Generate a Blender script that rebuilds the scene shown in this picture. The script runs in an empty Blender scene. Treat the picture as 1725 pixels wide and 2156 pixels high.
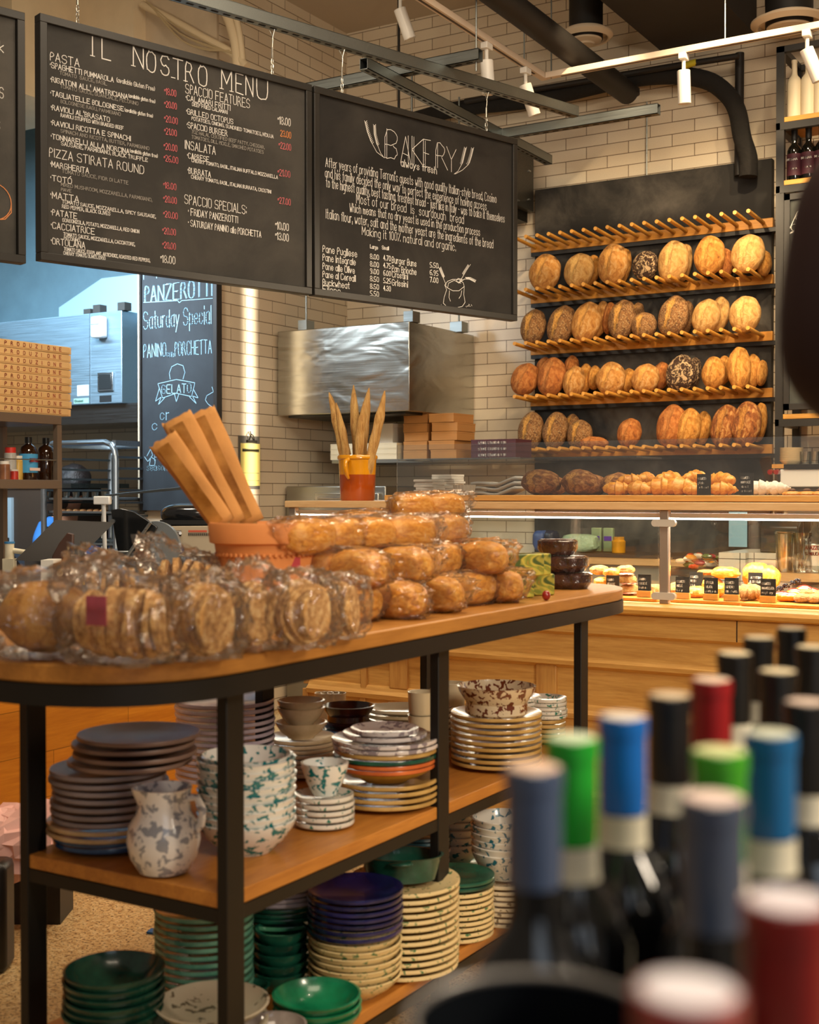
import bpy, bmesh, math, random
from mathutils import Vector as V, Matrix, noise
R = math.radians
PI = math.pi
random.seed(7)
scn = bpy.context.scene
COL = scn.collection

# ------------------------------------------------------------ camera, world, exposure
YAW, FPX, CX, CY, EYE = R(31.2), 2700.0, 862.5, 1078.0, 1.30
PITCH = math.atan(40 / FPX)
F0 = V((-math.sin(YAW), math.cos(YAW), 0)); R0 = V((math.cos(YAW), math.sin(YAW), 0))
FW = F0 * math.cos(PITCH) - V((0, 0, math.sin(PITCH)))
UP = F0 * math.sin(PITCH) + V((0, 0, math.cos(PITCH)))
EP = V((0, 0, EYE))
cd = bpy.data.cameras.new('camera'); cam = bpy.data.objects.new('camera', cd); COL.objects.link(cam)
cam.location = EP; cam.rotation_euler = (PI / 2 - PITCH, 0, YAW)
cd.sensor_fit = 'HORIZONTAL'; cd.sensor_width = 36; cd.lens = FPX / 1725 * 36
cd.clip_start = .05; cd.clip_end = 60
cd.dof.use_dof = True; cd.dof.focus_distance = 5.2; cd.dof.aperture_fstop = 4.9
scn.camera = cam
w = bpy.data.worlds.new('world'); scn.world = w; w.use_nodes = True
w.node_tree.nodes['Background'].inputs[0].default_value = (1.0, .80, .60, 1)
w.node_tree.nodes['Background'].inputs[1].default_value = .155
scn.view_settings.view_transform = 'Standard'; scn.view_settings.look = 'None'
scn.view_settings.exposure = 0.24; scn.view_settings.gamma = 1.0
scn.view_settings.use_curve_mapping = False
scn.cycles.transparent_max_bounces = 40

def area(name, loc, aim, sx, sy, power, col):
    l = bpy.data.lights.new(name, 'AREA'); l.shape = 'RECTANGLE'; l.size = sx; l.size_y = sy
    l.energy = power; l.color = col
    o = bpy.data.objects.new(name, l); COL.objects.link(o); o.location = loc
    o.rotation_euler = (V(aim) - V(loc)).to_track_quat('-Z', 'Y').to_euler(); return o
def spot(name, loc, aim, power, col, size=50, blend=.5, rad=.03):
    l = bpy.data.lights.new(name, 'SPOT'); l.energy = power; l.color = col
    l.spot_size = R(size); l.spot_blend = blend; l.shadow_soft_size = rad
    o = bpy.data.objects.new(name, l); COL.objects.link(o); o.location = loc
    o.rotation_euler = (V(aim) - V(loc)).to_track_quat('-Z', 'Y').to_euler(); return o
WARM = (1.0, .76, .46); WARM2 = (1.0, .82, .60); COOL = (.50, .78, .98)
area('shop_fill', (.2, .6, 3.9), (-1.6, 2.8, .8), 2.2, 1.2, 52, WARM2)  # unseen general fill for the shop, added without any fixture
area('counter_fill', (-1.6, 3.6, 4.0), (-2.0, 4.9, 1.0), 2.6, .8, 46, WARM2)  # added overhead fill for the counter, source out of view
area('shop_window', (2.6, -1.6, 2.2), (-1.0, 2.4, .9), 2.2, 2.4, 20, (.75, .87, 1.0))
area('low_shop_fill', (1.5, 1.3, 2.2), (-1.6, 2.6, .4), .6, .6, 58, (1, .84, .64))  # added low fill that brightens the crockery shelves, no lamp stands here
for q_ in ((-1.0, 1.3, 3.5), (-.5, 2.2, 3.5), (-1.3, 3.0, 3.6), (-2.2, 1.6, 3.5)): spot('table_sparkle_spot', q_, (q_[0] * .4 - 1.1, q_[1] * .7 + .6, 1.0), 26, WARM2, 70, .8, .035)  # spots added for crisp highlights on the bags, no track above the table
area('kitchen_lamps', (-6.6, 4.4, 3.4), (-6.4, 6.6, 1.8), 2.0, 1.0, 30, COOL).data.spread = R(115)
area('kitchen_low_fill', (-5.1, 4.3, 3.0), (-5.6, 6.9, 1.1), .7, .5, 38, (.75, .88, 1.0)).data.spread = R(100)  # added fill that lifts the boxes and cups in the kitchen
area('pizza_box_fill', (-3.6, 3.5, 3.1), (-4.8, 4.6, 1.5), .4, .4, 26, (1, .86, .66))  # fill added to brighten the pizza boxes, no lamp hangs here
sl_ = area('daylight_sliver', (-4.0, 5.89, 1.85), (-4.65, 5.89, 1.85), 1.45, .075, 1.2, (1, .90, .72)); sl_.data.spread = R(12); sl_.rotation_euler = (R(90), R(90), R(90))

def ray(u, v): return FW + R0 * ((u - CX) / FPX) + UP * ((CY - v) / FPX)
def at(u, v, x=None, y=None, z=None, s=None):
    d = ray(u, v)
    if x is not None: k = x / d.x
    elif y is not None: k = y / d.y
    elif z is not None: k = (z - EYE) / d.z
    else: k = s
    return EP + d * k
def hit(u, v, P, n):
    d = ray(u, v); return EP + d * ((V(P) - EP).dot(n) / d.dot(n))

# ------------------------------------------------------------ materials
def C(h):
    h = h.lstrip('#'); o = []
    for i in (0, 2, 4):
        c = int(h[i:i + 2], 16) / 255
        o.append(c / 12.92 if c <= .04045 else ((c + .055) / 1.055) ** 2.4)
    return (*o, 1)
MATS = {}
class NT:
    def __init__(s, name):
        s.m = bpy.data.materials.new(name); s.m.use_nodes = True; s.t = s.m.node_tree
        s.b = s.t.nodes['Principled BSDF']; s.out = s.t.nodes['Material Output']
        s.tc = s.n('ShaderNodeTexCoord')
    def n(s, ty, **k):
        x = s.t.nodes.new(ty)
        for a, b in k.items():
            if hasattr(x, a): setattr(x, a, b)
        return x
    def l(s, a, b): s.t.links.new(a, b)
    def noise(s, scale, detail=4, rough=.55, vec=None, dist=0):
        n = s.n('ShaderNodeTexNoise'); n.inputs['Scale'].default_value = scale
        n.inputs['Detail'].default_value = detail; n.inputs['Roughness'].default_value = rough
        n.inputs['Distortion'].default_value = dist
        s.l(vec or s.tc.outputs['Object'], n.inputs['Vector']); return n.outputs['Fac']
    def vor(s, scale, vec=None, feat='F1'):
        n = s.n('ShaderNodeTexVoronoi', feature=feat); n.inputs['Scale'].default_value = scale
        s.l(vec or s.tc.outputs['Object'], n.inputs['Vector']); return n.outputs['Distance']
    def map(s, scale=(1, 1, 1), rot=(0, 0, 0), loc=(0, 0, 0), src=None):
        n = s.n('ShaderNodeMapping'); n.inputs['Scale'].default_value = scale
        n.inputs['Rotation'].default_value = rot; n.inputs['Location'].default_value = loc
        s.l(src or s.tc.outputs['Object'], n.inputs['Vector']); return n.outputs[0]
    def ramp(s, fac, stops, interp='LINEAR'):
        n = s.n('ShaderNodeValToRGB'); n.color_ramp.interpolation = interp
        e = n.color_ramp.elements
        while len(e) < len(stops): e.new(.5)
        for i, (p, c) in enumerate(stops):
            e[i].position = p; e[i].color = c if len(c) == 4 else (*c, 1)
        s.l(fac, n.inputs[0]); return n.outputs[0]
    def mix(s, fac, a, b, mode='MIX'):
        n = s.n('ShaderNodeMix'); n.data_type = 'RGBA'; n.blend_type = mode
        for k, x in ((0, fac), (6, a), (7, b)):
            if hasattr(x, 'links'): s.l(x, n.inputs[k])
            else: n.inputs[k].default_value = x
        return n.outputs[2]
    def math(s, op, a, b=0.0):
        n = s.n('ShaderNodeMath', operation=op)
        for k, x in ((0, a), (1, b)):
            if hasattr(x, 'links'): s.l(x, n.inputs[k])
            else: n.inputs[k].default_value = x
        return n.outputs[0]
    def bump(s, h, st=.3, dist=.01):
        n = s.n('ShaderNodeBump'); n.inputs['Strength'].default_value = st
        n.inputs['Distance'].default_value = dist; s.l(h, n.inputs['Height'])
        s.l(n.outputs[0], s.b.inputs['Normal']); return n
    def set(s, rough=None, metal=None, coat=None, color=None, spec=None):
        for k, x in (('Roughness', rough), ('Metallic', metal), ('Coat Weight', coat), ('Base Color', color), ('Specular IOR Level', spec)):
            if x is None: continue
            if hasattr(x, 'links'): s.l(x, s.b.inputs[k])
            else: s.b.inputs[k].default_value = x
        return s
def cached(f):
    def g(*a, **k):
        key = (f.__name__, a, tuple(sorted(k.items())))
        if key not in MATS: MATS[key] = f(*a, **k)
        return MATS[key]
    return g
B1 = (0, 0, 0, 1); W1 = (1, 1, 1, 1)
@cached
def plain(hexc, rough=.5, metal=0, coat=0, var=.0, bumpy=0, bs=60):
    n = NT('plain_' + hexc.lstrip('#')); c = C(hexc)
    if var:
        d = tuple(x * (1 - var) for x in c[:3]) + (1,); u = tuple(min(1, x * (1 + var)) for x in c[:3]) + (1,)
        n.set(color=n.ramp(n.noise(8, 5), [(.3, d), (.7, u)]))
    else: n.set(color=c)
    n.set(rough=rough, metal=metal, coat=coat)
    if bumpy: n.bump(n.noise(bs, 3), bumpy)
    return n.m
@cached
def wood(c1, c2, axis='Y', rough=.45, scale=1.0, plank=0):
    n = NT('wood'); sc = {'X': (1.2, 14, 14), 'Y': (14, 1.2, 14), 'Z': (14, 14, 1.2)}[axis]
    v = n.map(tuple(x * scale for x in sc))
    f = n.noise(2.2, 6, .6, v, .6); g = n.noise(11, 4, .6, v)
    col = n.ramp(f, [(.3, C(c1)), (.68, C(c2))])
    col = n.mix(.35, col, n.ramp(g, [(.35, C(c1)), (.65, C(c2))]))
    if plank:
        b = n.n('ShaderNodeTexBrick'); b.inputs['Scale'].default_value = 1
        b.inputs['Brick Width'].default_value = .7; b.inputs['Row Height'].default_value = plank
        b.inputs['Mortar Size'].default_value = .0012
        b.inputs['Color1'].default_value = (.78, .78, .78, 1); b.inputs['Color2'].default_value = W1
        b.inputs['Mortar'].default_value = (.3, .3, .3, 1)
        sp = n.n('ShaderNodeSeparateXYZ'); n.l(n.tc.outputs['Object'], sp.inputs[0])
        cb = n.n('ShaderNodeCombineXYZ'); n.l(sp.outputs[1 if axis == 'Y' else 0], cb.inputs[0]); n.l(sp.outputs[2], cb.inputs[1])
        n.l(cb.outputs[0], b.inputs['Vector']); col = n.mix(1, col, b.outputs['Color'], 'MULTIPLY')
    n.set(color=col, rough=rough); n.bump(g, .12, .003); return n.m
@cached
def brick(axis, zph, hph):
    n = NT('glazed_brick'); sp = n.n('ShaderNodeSeparateXYZ'); n.l(n.tc.outputs['Object'], sp.inputs[0])
    cb = n.n('ShaderNodeCombineXYZ'); n.l(sp.outputs[0 if axis == 'X' else 1], cb.inputs[0]); n.l(sp.outputs[2], cb.inputs[1])
    v = n.map(loc=(hph, zph, 0), src=cb.outputs[0])
    b = n.n('ShaderNodeTexBrick'); b.offset = .5; b.inputs['Scale'].default_value = 1
    for k, x in (('Brick Width', .258), ('Row Height', .0677), ('Mortar Size', .0022), ('Mortar Smooth', .2)): b.inputs[k].default_value = x
    b.inputs['Color1'].default_value = C('#dccdb4'); b.inputs['Color2'].default_value = C('#d3c2a8'); b.inputs['Mortar'].default_value = C('#6a5238')
    n.l(v, b.inputs['Vector'])
    sc = n.ramp(n.noise(260, 2, .7), [(.3, (.8, .78, .75, 1)), (.45, W1)])
    n.set(color=n.mix(.8, b.outputs['Color'], sc, 'MULTIPLY'), rough=.42)
    n.bump(n.math('SUBTRACT', 1, b.outputs['Fac']), .5, .004); return n.m
@cached
def steel(tint='#b9bcbd', rough=.28, wav=0.0, axis='X'):
    n = NT('stainless_steel'); sc = {'X': (1, 60, 60), 'Z': (60, 60, 1), 'Y': (60, 1, 60)}[axis]
    f = n.noise(3, 4, .6, n.map(sc)); n.set(color=C(tint), metal=1)
    n.set(rough=n.ramp(f, [(.3, (rough * .8,) * 3), (.7, (rough * 1.3,) * 3)]))
    if wav: n.bump(n.noise(2.2, 2, .5, n.map((1.1, 1.1, 2.6)), .8), wav, .03)
    return n.m
@cached
def chalk(base='#2a2725', smudge='#4a4642', amt=.5):
    n = NT('chalkboard'); f = n.noise(3.0, 6, .65, None, .4)
    g = n.noise(1.1, 3, .5, n.map((1, 1, 1), loc=(3, 5, 1)))
    n.set(color=n.mix(amt, C(base), n.ramp(n.math('MULTIPLY', f, g), [(.2, C(base)), (.36, C(smudge))])), rough=.75)
    return n.m
@cached
def terrazzo():
    n = NT('pebble_terrazzo'); v = n.vor(75); f = n.noise(50, 3)
    c = n.ramp(f, [(.3, C('#a88454')), (.5, C('#cfae78')), (.7, C('#dcc494'))])
    c = n.mix(n.ramp(n.noise(120, 2, .6), [(.55, B1), (.63, W1)]), c, C('#5b3e22'))
    n.set(color=c, rough=.45); return n.m
@cached
def glaze(hexc, hex2=None, rough=.24, var=.25):
    n = NT('glazed_ceramic'); c = C(hexc); d = C(hex2) if hex2 else tuple(x * (1 - var) for x in c[:3]) + (1,)
    n.set(color=n.ramp(n.noise(14, 4), [(.35, d), (.65, c)]), rough=rough, coat=.35); return n.m
@cached
def speckle(base, spot_, scale=60, th=.56, rough=.22, base2=None):
    n = NT('splatter_ceramic')
    m = n.ramp(n.noise(scale, 2.5, .6, None, .5), [(th, B1), (th + .03, W1)])
    bc = n.ramp(n.noise(9, 3), [(.35, C(base2 or base)), (.65, C(base))])
    n.set(color=n.mix(m, bc, C(spot_)), rough=rough, coat=.35); return n.m
@cached
def crust(kind):
    n = NT('bread_crust_' + kind); GV = n.tc.outputs['Generated']
    pal = {'flour': ('#9a5c22', '#c68a40', '#dcb074'), 'light': ('#a87236', '#cc9b55', '#dcb274'), 'gold': ('#94581a', '#cc8a36', '#e0ac5c'),
           'brown': ('#7a3f14', '#b46a2a', '#cd8c48'), 'seed': ('#54341a', '#8a5a2a', '#a87a48'), 'dark': ('#2c170e', '#5a3320', '#e0cba6'),
           'rust': ('#4f270d', '#96551f', '#d3a05c'), 'bun': ('#bc701e', '#e09a34', '#efbb66'), 'boule': ('#4d2a12', '#8c5424', '#c9995c')}[kind]
    f = n.noise(6, 7, .6, GV, .6); c = n.ramp(f, [(.32, C(pal[0])), (.5, C(pal[1])), (.7, C(pal[2]))])
    sp = n.n('ShaderNodeSeparateXYZ'); n.l(n.tc.outputs['Generated'], sp.inputs[0])
    wob = n.noise(4, 3, .5, GV)
    xx = n.math('ADD', n.math('SUBTRACT', sp.outputs[0], .42), n.math('MULTIPLY', n.math('SUBTRACT', wob, .5), .35))
    sl = n.ramp(n.math('ABSOLUTE', xx), [(.07, W1), (.13, B1)])
    zz = n.ramp(n.math('ABSOLUTE', n.math('SUBTRACT', sp.outputs[2], .5)), [(.3, W1), (.42, B1)])
    mask = n.math('MULTIPLY', sl, zz)
    inner = {'seed': '#e0a950', 'dark': '#7c5638', 'rust': '#c08a3e', 'light': '#e6bb70', 'brown': '#c48748'}.get(kind, '#dfa654')
    edge = n.math('MULTIPLY', n.ramp(n.math('ABSOLUTE', n.math('SUBTRACT', n.math('ABSOLUTE', xx), .125)), [(.0, W1), (.035, B1)]), zz)
    if kind != 'bun': c = n.mix(n.math('MULTIPLY', edge, .55), c, C(pal[0]))
    if kind != 'bun': c = n.mix(n.math('MULTIPLY', mask, .9), c, n.ramp(n.noise(30, 4, .7, GV), [(.35, C(pal[1])), (.6, C(inner))]))
    h = n.math('ADD', f, n.math('MULTIPLY', n.noise(45, 4, .7, GV), .4))
    if kind == 'seed':
        m = n.math('MULTIPLY', n.ramp(n.vor(34, GV), [(.3, W1), (.5, B1)]), n.math('SUBTRACT', 1, mask))
        c = n.mix(n.math('MULTIPLY', m, .8), c, n.ramp(n.noise(24, 2, .5, GV), [(.45, C('#2e1b10')), (.55, C('#c9ab78'))]))
    if kind == 'dark':
        m = n.ramp(n.vor(26, GV, 'DISTANCE_TO_EDGE'), [(.05, W1), (.22, B1)])
        c = n.mix(m, C('#c9ae84'), C('#2a150c')) if False else n.mix(n.ramp(n.noise(6.5, 4, .55, GV, 1.5), [(.5, B1), (.56, W1)]), C('#38200f'), C('#c9ab80'))
    n.set(color=c, rough=.7 if kind != 'bun' else .35); n.bump(h, .8 if kind != 'bun' else .3, .016 if kind != 'bun' else .006); return n.m
def thin_glass(name, tint=(1, 1, 1, 1), refl=.06, rough=.02, body=0.0, bodycol=(1, 1, 1, 1), bump=None):
    n = NT(name); t = n.t; t.nodes.remove(n.b)
    tr = n.n('ShaderNodeBsdfTransparent'); tr.inputs[0].default_value = tint
    gl = n.n('ShaderNodeBsdfGlossy'); gl.inputs['Roughness'].default_value = rough
    lw = n.n('ShaderNodeFresnel'); lw.inputs[0].default_value = 1.45
    fac = n.math('ADD', n.math('MULTIPLY', lw.outputs[0], .8), refl)
    ms = n.n('ShaderNodeMixShader'); n.l(fac, ms.inputs[0]); n.l(tr.outputs[0], ms.inputs[1]); n.l(gl.outputs[0], ms.inputs[2])
    o = ms.outputs[0]
    if body:
        df = n.n('ShaderNodeBsdfDiffuse'); df.inputs[0].default_value = bodycol
        m2 = n.n('ShaderNodeMixShader'); m2.inputs[0].default_value = body
        n.l(o, m2.inputs[1]); n.l(df.outputs[0], m2.inputs[2]); o = m2.outputs[0]
    if bump:
        bn = n.n('ShaderNodeBump'); bn.inputs['Strength'].default_value = bump[1]; bn.inputs['Distance'].default_value = .01
        a = n.noise(bump[0], 3, .6, None, 1.2)
        r = n.math('ABSOLUTE', n.math('SUBTRACT', a, .5))
        n.l(r, bn.inputs['Height']); n.l(bn.outputs[0], gl.inputs['Normal']); n.l(bn.outputs[0], lw.inputs['Normal'])
    n.l(o, n.out.inputs[0]); return n.m
def emit(name, col, st):
    n = NT(name); n.b.inputs['Emission Color'].default_value = col; n.b.inputs['Emission Strength'].default_value = st
    n.set(color=col); return n.m
GLASS = thin_glass('clear_glass', (.97, .99, .98, 1), .03)
GLASS2 = thin_glass('case_glass', (.93, .95, .96, 1), .04, .02, .025, (.5, .56, .65, 1))
FILM = thin_glass('plastic_film', (.99, .98, .97, 1), .03, .10, .02, (.9, .82, .75, 1), (17, .9))
JAR = thin_glass('jar_glass', (.9, .93, .93, 1), .08)
BLACKM = plain('#15120f', .5, .2, var=.1); BLACKP = plain('#1a1715', .45)
WHITEP = plain('#e8e2d8', .4); GALV = steel('#8d9290', .42); OAK = wood('#b0742c', '#cf9645', 'Y'); OAKX = wood('#b8802e', '#d9a250', 'X')

# ------------------------------------------------------------ mesh building
class MB:
    def __init__(s): s.v = []; s.f = []
    def add(s, vs, fs):
        b = len(s.v); s.v += [tuple(p) for p in vs]; s.f += [tuple(i + b for i in f) for f in fs]; return s
    def box(s, x0, y0, z0, x1, y1, z1):
        return s.add([(x0, y0, z0), (x1, y0, z0), (x1, y1, z0), (x0, y1, z0), (x0, y0, z1), (x1, y0, z1), (x1, y1, z1), (x0, y1, z1)],
                     [(0, 3, 2, 1), (4, 5, 6, 7), (0, 1, 5, 4), (1, 2, 6, 5), (2, 3, 7, 6), (3, 0, 4, 7)])
    def cyl(s, p0, p1, r0, r1=None, n=16): return s.tube([p0, p1], [r0, r0 if r1 is None else r1], n)
    def tube(s, pts, r, n=10, closed=False):
        pts = [V(p) for p in pts]; m = len(pts); rs = r if isinstance(r, (list, tuple)) else [r] * m
        vs = []; fs = []; pa = None
        for i, p in enumerate(pts):
            d = (pts[(i + 1) % m] - pts[i - 1]) if closed else (pts[min(i + 1, m - 1)] - pts[max(i - 1, 0)])
            d = d.normalized() if d.length > 1e-9 else V((0, 0, 1))
            if pa is None: pa = d.orthogonal().normalized()
            pa = (pa - d * pa.dot(d)); pa = pa.normalized() if pa.length > 1e-6 else d.orthogonal().normalized()
            q = d.cross(pa)
            vs += [p + (pa * math.cos(2 * PI * k / n) + q * math.sin(2 * PI * k / n)) * rs[i] for k in range(n)]
        for i in range(m if closed else m - 1):
            j = (i + 1) % m
            for k in range(n):
                l = (k + 1) % n; fs.append((i * n + k, i * n + l, j * n + l, j * n + k))
        if not closed: fs += [tuple(range(n))[::-1], tuple((m - 1) * n + k for k in range(n))]
        return s.add(vs, fs)
    def lathe(s, prof, n=32, c=(0, 0, 0), wob=None):
        vs = []; fs = []
        for (r, z) in prof:
            for k in range(n):
                a = 2 * PI * k / n; rr = r * (1 + (wob(a, z) if wob else 0)); vs.append((c[0] + rr * math.cos(a), c[1] + rr * math.sin(a), c[2] + z))
        for i in range(len(prof) - 1):
            for k in range(n):
                l = (k + 1) % n; fs.append((i * n + k, i * n + l, (i + 1) * n + l, (i + 1) * n + k))
        if prof[0][0] > 1e-4: fs.append(tuple(range(n))[::-1])
        if prof[-1][0] > 1e-4: fs.append(tuple((len(prof) - 1) * n + k for k in range(n)))
        return s.add(vs, fs)
    def prism(s, pts, z0, z1, plane='XY'):
        n = len(pts)
        def P(p, h): return (p[0], p[1], h) if plane == 'XY' else ((p[0], h, p[1]) if plane == 'XZ' else (h, p[0], p[1]))
        return s.add([P(p, z0) for p in pts] + [P(p, z1) for p in pts],
                     [tuple(range(n))[::-1], tuple(range(n, 2 * n))] + [(i, (i + 1) % n, n + (i + 1) % n, n + i) for i in range(n)])
    def grid(s, fn, nu, nv, cu=False):
        vs = [fn(i / (nu if cu else nu - 1), j / (nv - 1)) for j in range(nv) for i in range(nu)]; fs = []
        for j in range(nv - 1):
            for i in range(nu if cu else nu - 1):
                k = (i + 1) % nu; fs.append((j * nu + i, j * nu + k, (j + 1) * nu + k, (j + 1) * nu + i))
        return s.add(vs, fs)
    def blob(s, c, r, nz=.0, fr=3.0, seed=0, nu=24, nv=14, fn=None, p=1.0):
        c = V(c)
        def f(u, v):
            a = 2 * PI * u; b = PI * (v - .5) * .9999
            d = V((math.cos(a) * math.cos(b), math.sin(a) * math.cos(b), math.sin(b)))
            if p != 1: d = V(tuple(math.copysign(abs(x) ** p, x) for x in d))
            k = 1 + nz * noise.noise(d * fr + V((seed * 3.1, seed * 1.7, seed)))
            q = V((d.x * r[0], d.y * r[1], d.z * r[2])) * k
            if fn: q = fn(q, d)
            return c + q
        return s.grid(f, nu, nv, True)
    def xf(s, m, start=0):
        for i in range(start, len(s.v)): s.v[i] = tuple(m @ V(s.v[i]))
        return s
    def build(s, name, mat, parent=None, label=None, bev=0, loc=None, sharp=35, rz=0, sub=0, flat=False):
        me = bpy.data.meshes.new(name); me.from_pydata(s.v, [], s.f)
        bm = bmesh.new(); bm.from_mesh(me); bmesh.ops.recalc_face_normals(bm, faces=bm.faces)
        ca = R(sharp)
        for f in bm.faces: f.smooth = not flat
        for e in bm.edges:
            if len(e.link_faces) == 2 and e.calc_face_angle(0) > ca: e.smooth = False
        bm.to_mesh(me); bm.free(); me.materials.append(mat)
        o = bpy.data.objects.new(name, me); COL.objects.link(o)
        if parent: o.parent = parent
        if loc is not None: o.location = loc
        o.rotation_euler.z = rz
        if label: o['label'] = label
        if bev:
            b = o.modifiers.new('bevel', 'BEVEL'); b.width = bev; b.segments = 2; b.limit_method = 'ANGLE'
        if sub:
            b = o.modifiers.new('sub', 'SUBSURF'); b.levels = sub; b.render_levels = sub
        return o
def tag(o, label, cat, group=None):
    o['label'] = label; o['category'] = cat
    if group: o['group'] = group
    return o
def T(name, label, cat, loc=(0, 0, 0), rz=0, group=None):
    o = bpy.data.objects.new(name, None); o.empty_display_size = .05; COL.objects.link(o)
    o.location = loc; o.rotation_euler = (0, 0, rz); return tag(o, label, cat, group)
def struct(o): o['kind'] = 'structure'; return o
def dup(root, loc, rz=0, label=None, group=None, rot=None, scale=None):
    r = root.copy(); COL.objects.link(r); r.location = loc; r.rotation_euler = rot or (0, 0, rz)
    if scale: r.scale = scale
    if label: r['label'] = label
    if group: r['group'] = group
    for ch in list(root.children):
        c = ch.copy(); COL.objects.link(c); c.parent = r
        for g in list(ch.children):
            d = g.copy(); COL.objects.link(d); d.parent = c
    return r
ORD = ['topmost', 'second', 'third', 'fourth', 'fifth', 'sixth', 'seventh', 'eighth', 'ninth', 'tenth', 'eleventh', 'twelfth', 'thirteenth', 'fourteenth',
       'fifteenth', 'sixteenth', 'seventeenth', 'eighteenth', 'nineteenth', 'twentieth', 'twenty-first', 'twenty-second', 'twenty-third', 'twenty-fourth']
def nth(i, first='first'): return first if i == 0 else ORD[i]

# ------------------------------------------------------------ chalk writing: single-stroke letters
GL = dict(A='022842 1434', B='02082837362505 2534332202', C='4738180703123243', D='02082847432202', E='48080242 0535', F='480802 0535', G='47381807031232434525',
 H='0208 4248 0545', I='0208', J='3833221203', K='0208 4805 0542', L='080242', M='0208244842', N='02084248', O='180703123243473818', P='02082837362505', Q='180703123243473818 3341',
 R='02082837362505 2542', S='473818070615354443321203', T='0848 2822', U='080312324348', V='082248', W='0812253248', X='0842 0248', Y='082548 2522', Z='08480242',
 a='36160503122233 3632', b='0802 0516263533221203', c='3526160503122233', d='3832 3526160503122233', e='04343526160503122233', f='281712 0626', g='3526160503122233 36312000',
 h='0802 0516263532', i='0206 0708', j='161100 1718', k='0802 3604 0432', l='0802', m='0206 05162522 25364542', n='0206 0516263532', o='160503122233352616', p='0600 0516263533221203',
 q='3630 3526160503122233', r='0206 051626', s='35261605142433221203', t='18131222 0626', u='0603122233 3632', v='061236', w='0612243246', x='0632 0236', y='0613 3600', z='06360232')
GL.update({'0': '180703122233372818', '1': '071812', '2': '07182837360232', '3': '07182837362515 253433221203', '4': '280434 2722', '5': '3808052534332202',
 '6': '3828070312223334251504', '7': '083812', '8': '1807061525343322120304152536372818', '9': '3425150607182837352212', '.': '0203', ',': '0301', '-': '0525', ':': '0304 0607',
 "'": '0907', '%': '0238 0708 3332', '$': '26160515242312 1702', '(': '18060412', ')': '08161402', '*': '0506', '/': '0238', '~': '0838'})
RND = set('BCDGJOPQRSUabcdefghjmnopqrstuy035689')
def strokes(txt):
    out = []; x = 0
    for ch in txt:
        acc = ''
        if ch == ' ': x += 2.6; continue
        if ch in 'ÚÓ': acc = ' '; ch = {'Ú': 'U', 'Ó': 'O'}[ch]
        mx = 0
        for pl in (GL.get(ch, '0208') + acc).split():
            p = [(int(pl[i]), int(pl[i + 1]) - 2) for i in range(0, len(pl), 2)]
            mx = max(mx, max(a for a, b in p))
            if ch in RND and len(p) > 3:
                q = [p[0]]
                for i in range(len(p) - 1):
                    a, b = p[i], p[i + 1]
                    q += [(a[0] * .72 + b[0] * .28, a[1] * .72 + b[1] * .28), (a[0] * .28 + b[0] * .72, a[1] * .28 + b[1] * .72)]
                p = q + [p[-1]]
            out.append([(a + x, b) for a, b in p])
        if acc: out.append([(x + 1.6, 6.9), (x + 3.0, 8.3)])
        x += mx + 1.5
    return out, max(x - 1.5, .5)
def ribbon(mb, pts, w, y=0, plane='XZ'):
    for a, b in zip(pts, pts[1:]):
        dx, dz = b[0] - a[0], b[1] - a[1]; L = math.hypot(dx, dz) or 1e-6
        ex, ez = dx / L * w * .5, dz / L * w * .5; nx, nz = -ez, ex
        q = [(a[0] - ex + nx, a[1] - ez + nz), (a[0] - ex - nx, a[1] - ez - nz), (b[0] + ex - nx, b[1] + ez - nz), (b[0] + ex + nx, b[1] + ez + nz)]
        if plane == 'XZ': vs = [(p[0], y, p[1]) for p in q]
        elif plane == 'YZ': vs = [(y, p[0], p[1]) for p in q]
        else: vs = [(p[0], p[1], y) for p in q]
        mb.add(vs, [(0, 1, 2, 3)])
def write(mb, txt, x0, z0, width, h, w, y=0, plane='XZ', jit=0.0, rnd=random.Random(3)):
    st, tw = strokes(txt); sx = width / tw; sz = h / 6.0
    for p in st: ribbon(mb, [(x0 + a * sx, z0 + b * sz + jit * h * rnd.uniform(-1, 1) * .1) for a, b in p], w, y, plane)
def ellipse(cx, cz, rx, rz_, n=20, a0=0, a1=2 * PI): return [(cx + rx * math.cos(a0 + (a1 - a0) * i / n), cz + rz_ * math.sin(a0 + (a1 - a0) * i / n)) for i in range(n + 1)]
CHALK = plain('#e9e6e0', .9); CHALKR = plain('#d8747a', .9); CHALKO = plain('#e0935a', .9); CHALKB = plain('#8fb6c8', .9); CHALKD = plain('#a9a49c', .9)
# ------------------------------------------------------------ the room
YB, XL = 6.9, -4.65
zr = at(1192, 341, y=YB); 
fl = struct(MB().box(-12, -4, -.05, 4, 7.1, 0).build('floor', terrazzo()))
ce = struct(MB().box(-12, 2.2, 4.26, 4, 7.1, 4.32).build('ceiling', plain('#b9aa94', .9)))
struct(MB().box(-12, YB, 0, 4, YB + .2, 4.26).build('wall_back', brick('X', -(zr.z % .1354), -((zr.x) % .258))))
zl = at(574, 874, x=XL)
struct(MB().box(XL - .2, 5.62, 0, XL, YB, 4.26).build('wall_left', brick('Y', -(zl.z % .1354), -(zl.y % .258))))
struct(MB().box(-5.25, 5.60, 0, XL, 5.619, 4.26).build('wall_end', plain('#b5a288', .8, var=.06)))
struct(MB().box(-5.62, 5.50, 3.0, -5.18, 6.0, 4.26).build('trim_1', plain('#c9b595', .8, var=.05)))
struct(MB().box(-12, 5.0, 3.55, -5.62, 5.6, 4.26).build('trim_2', plain('#c4b090', .85, var=.05)))
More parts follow.
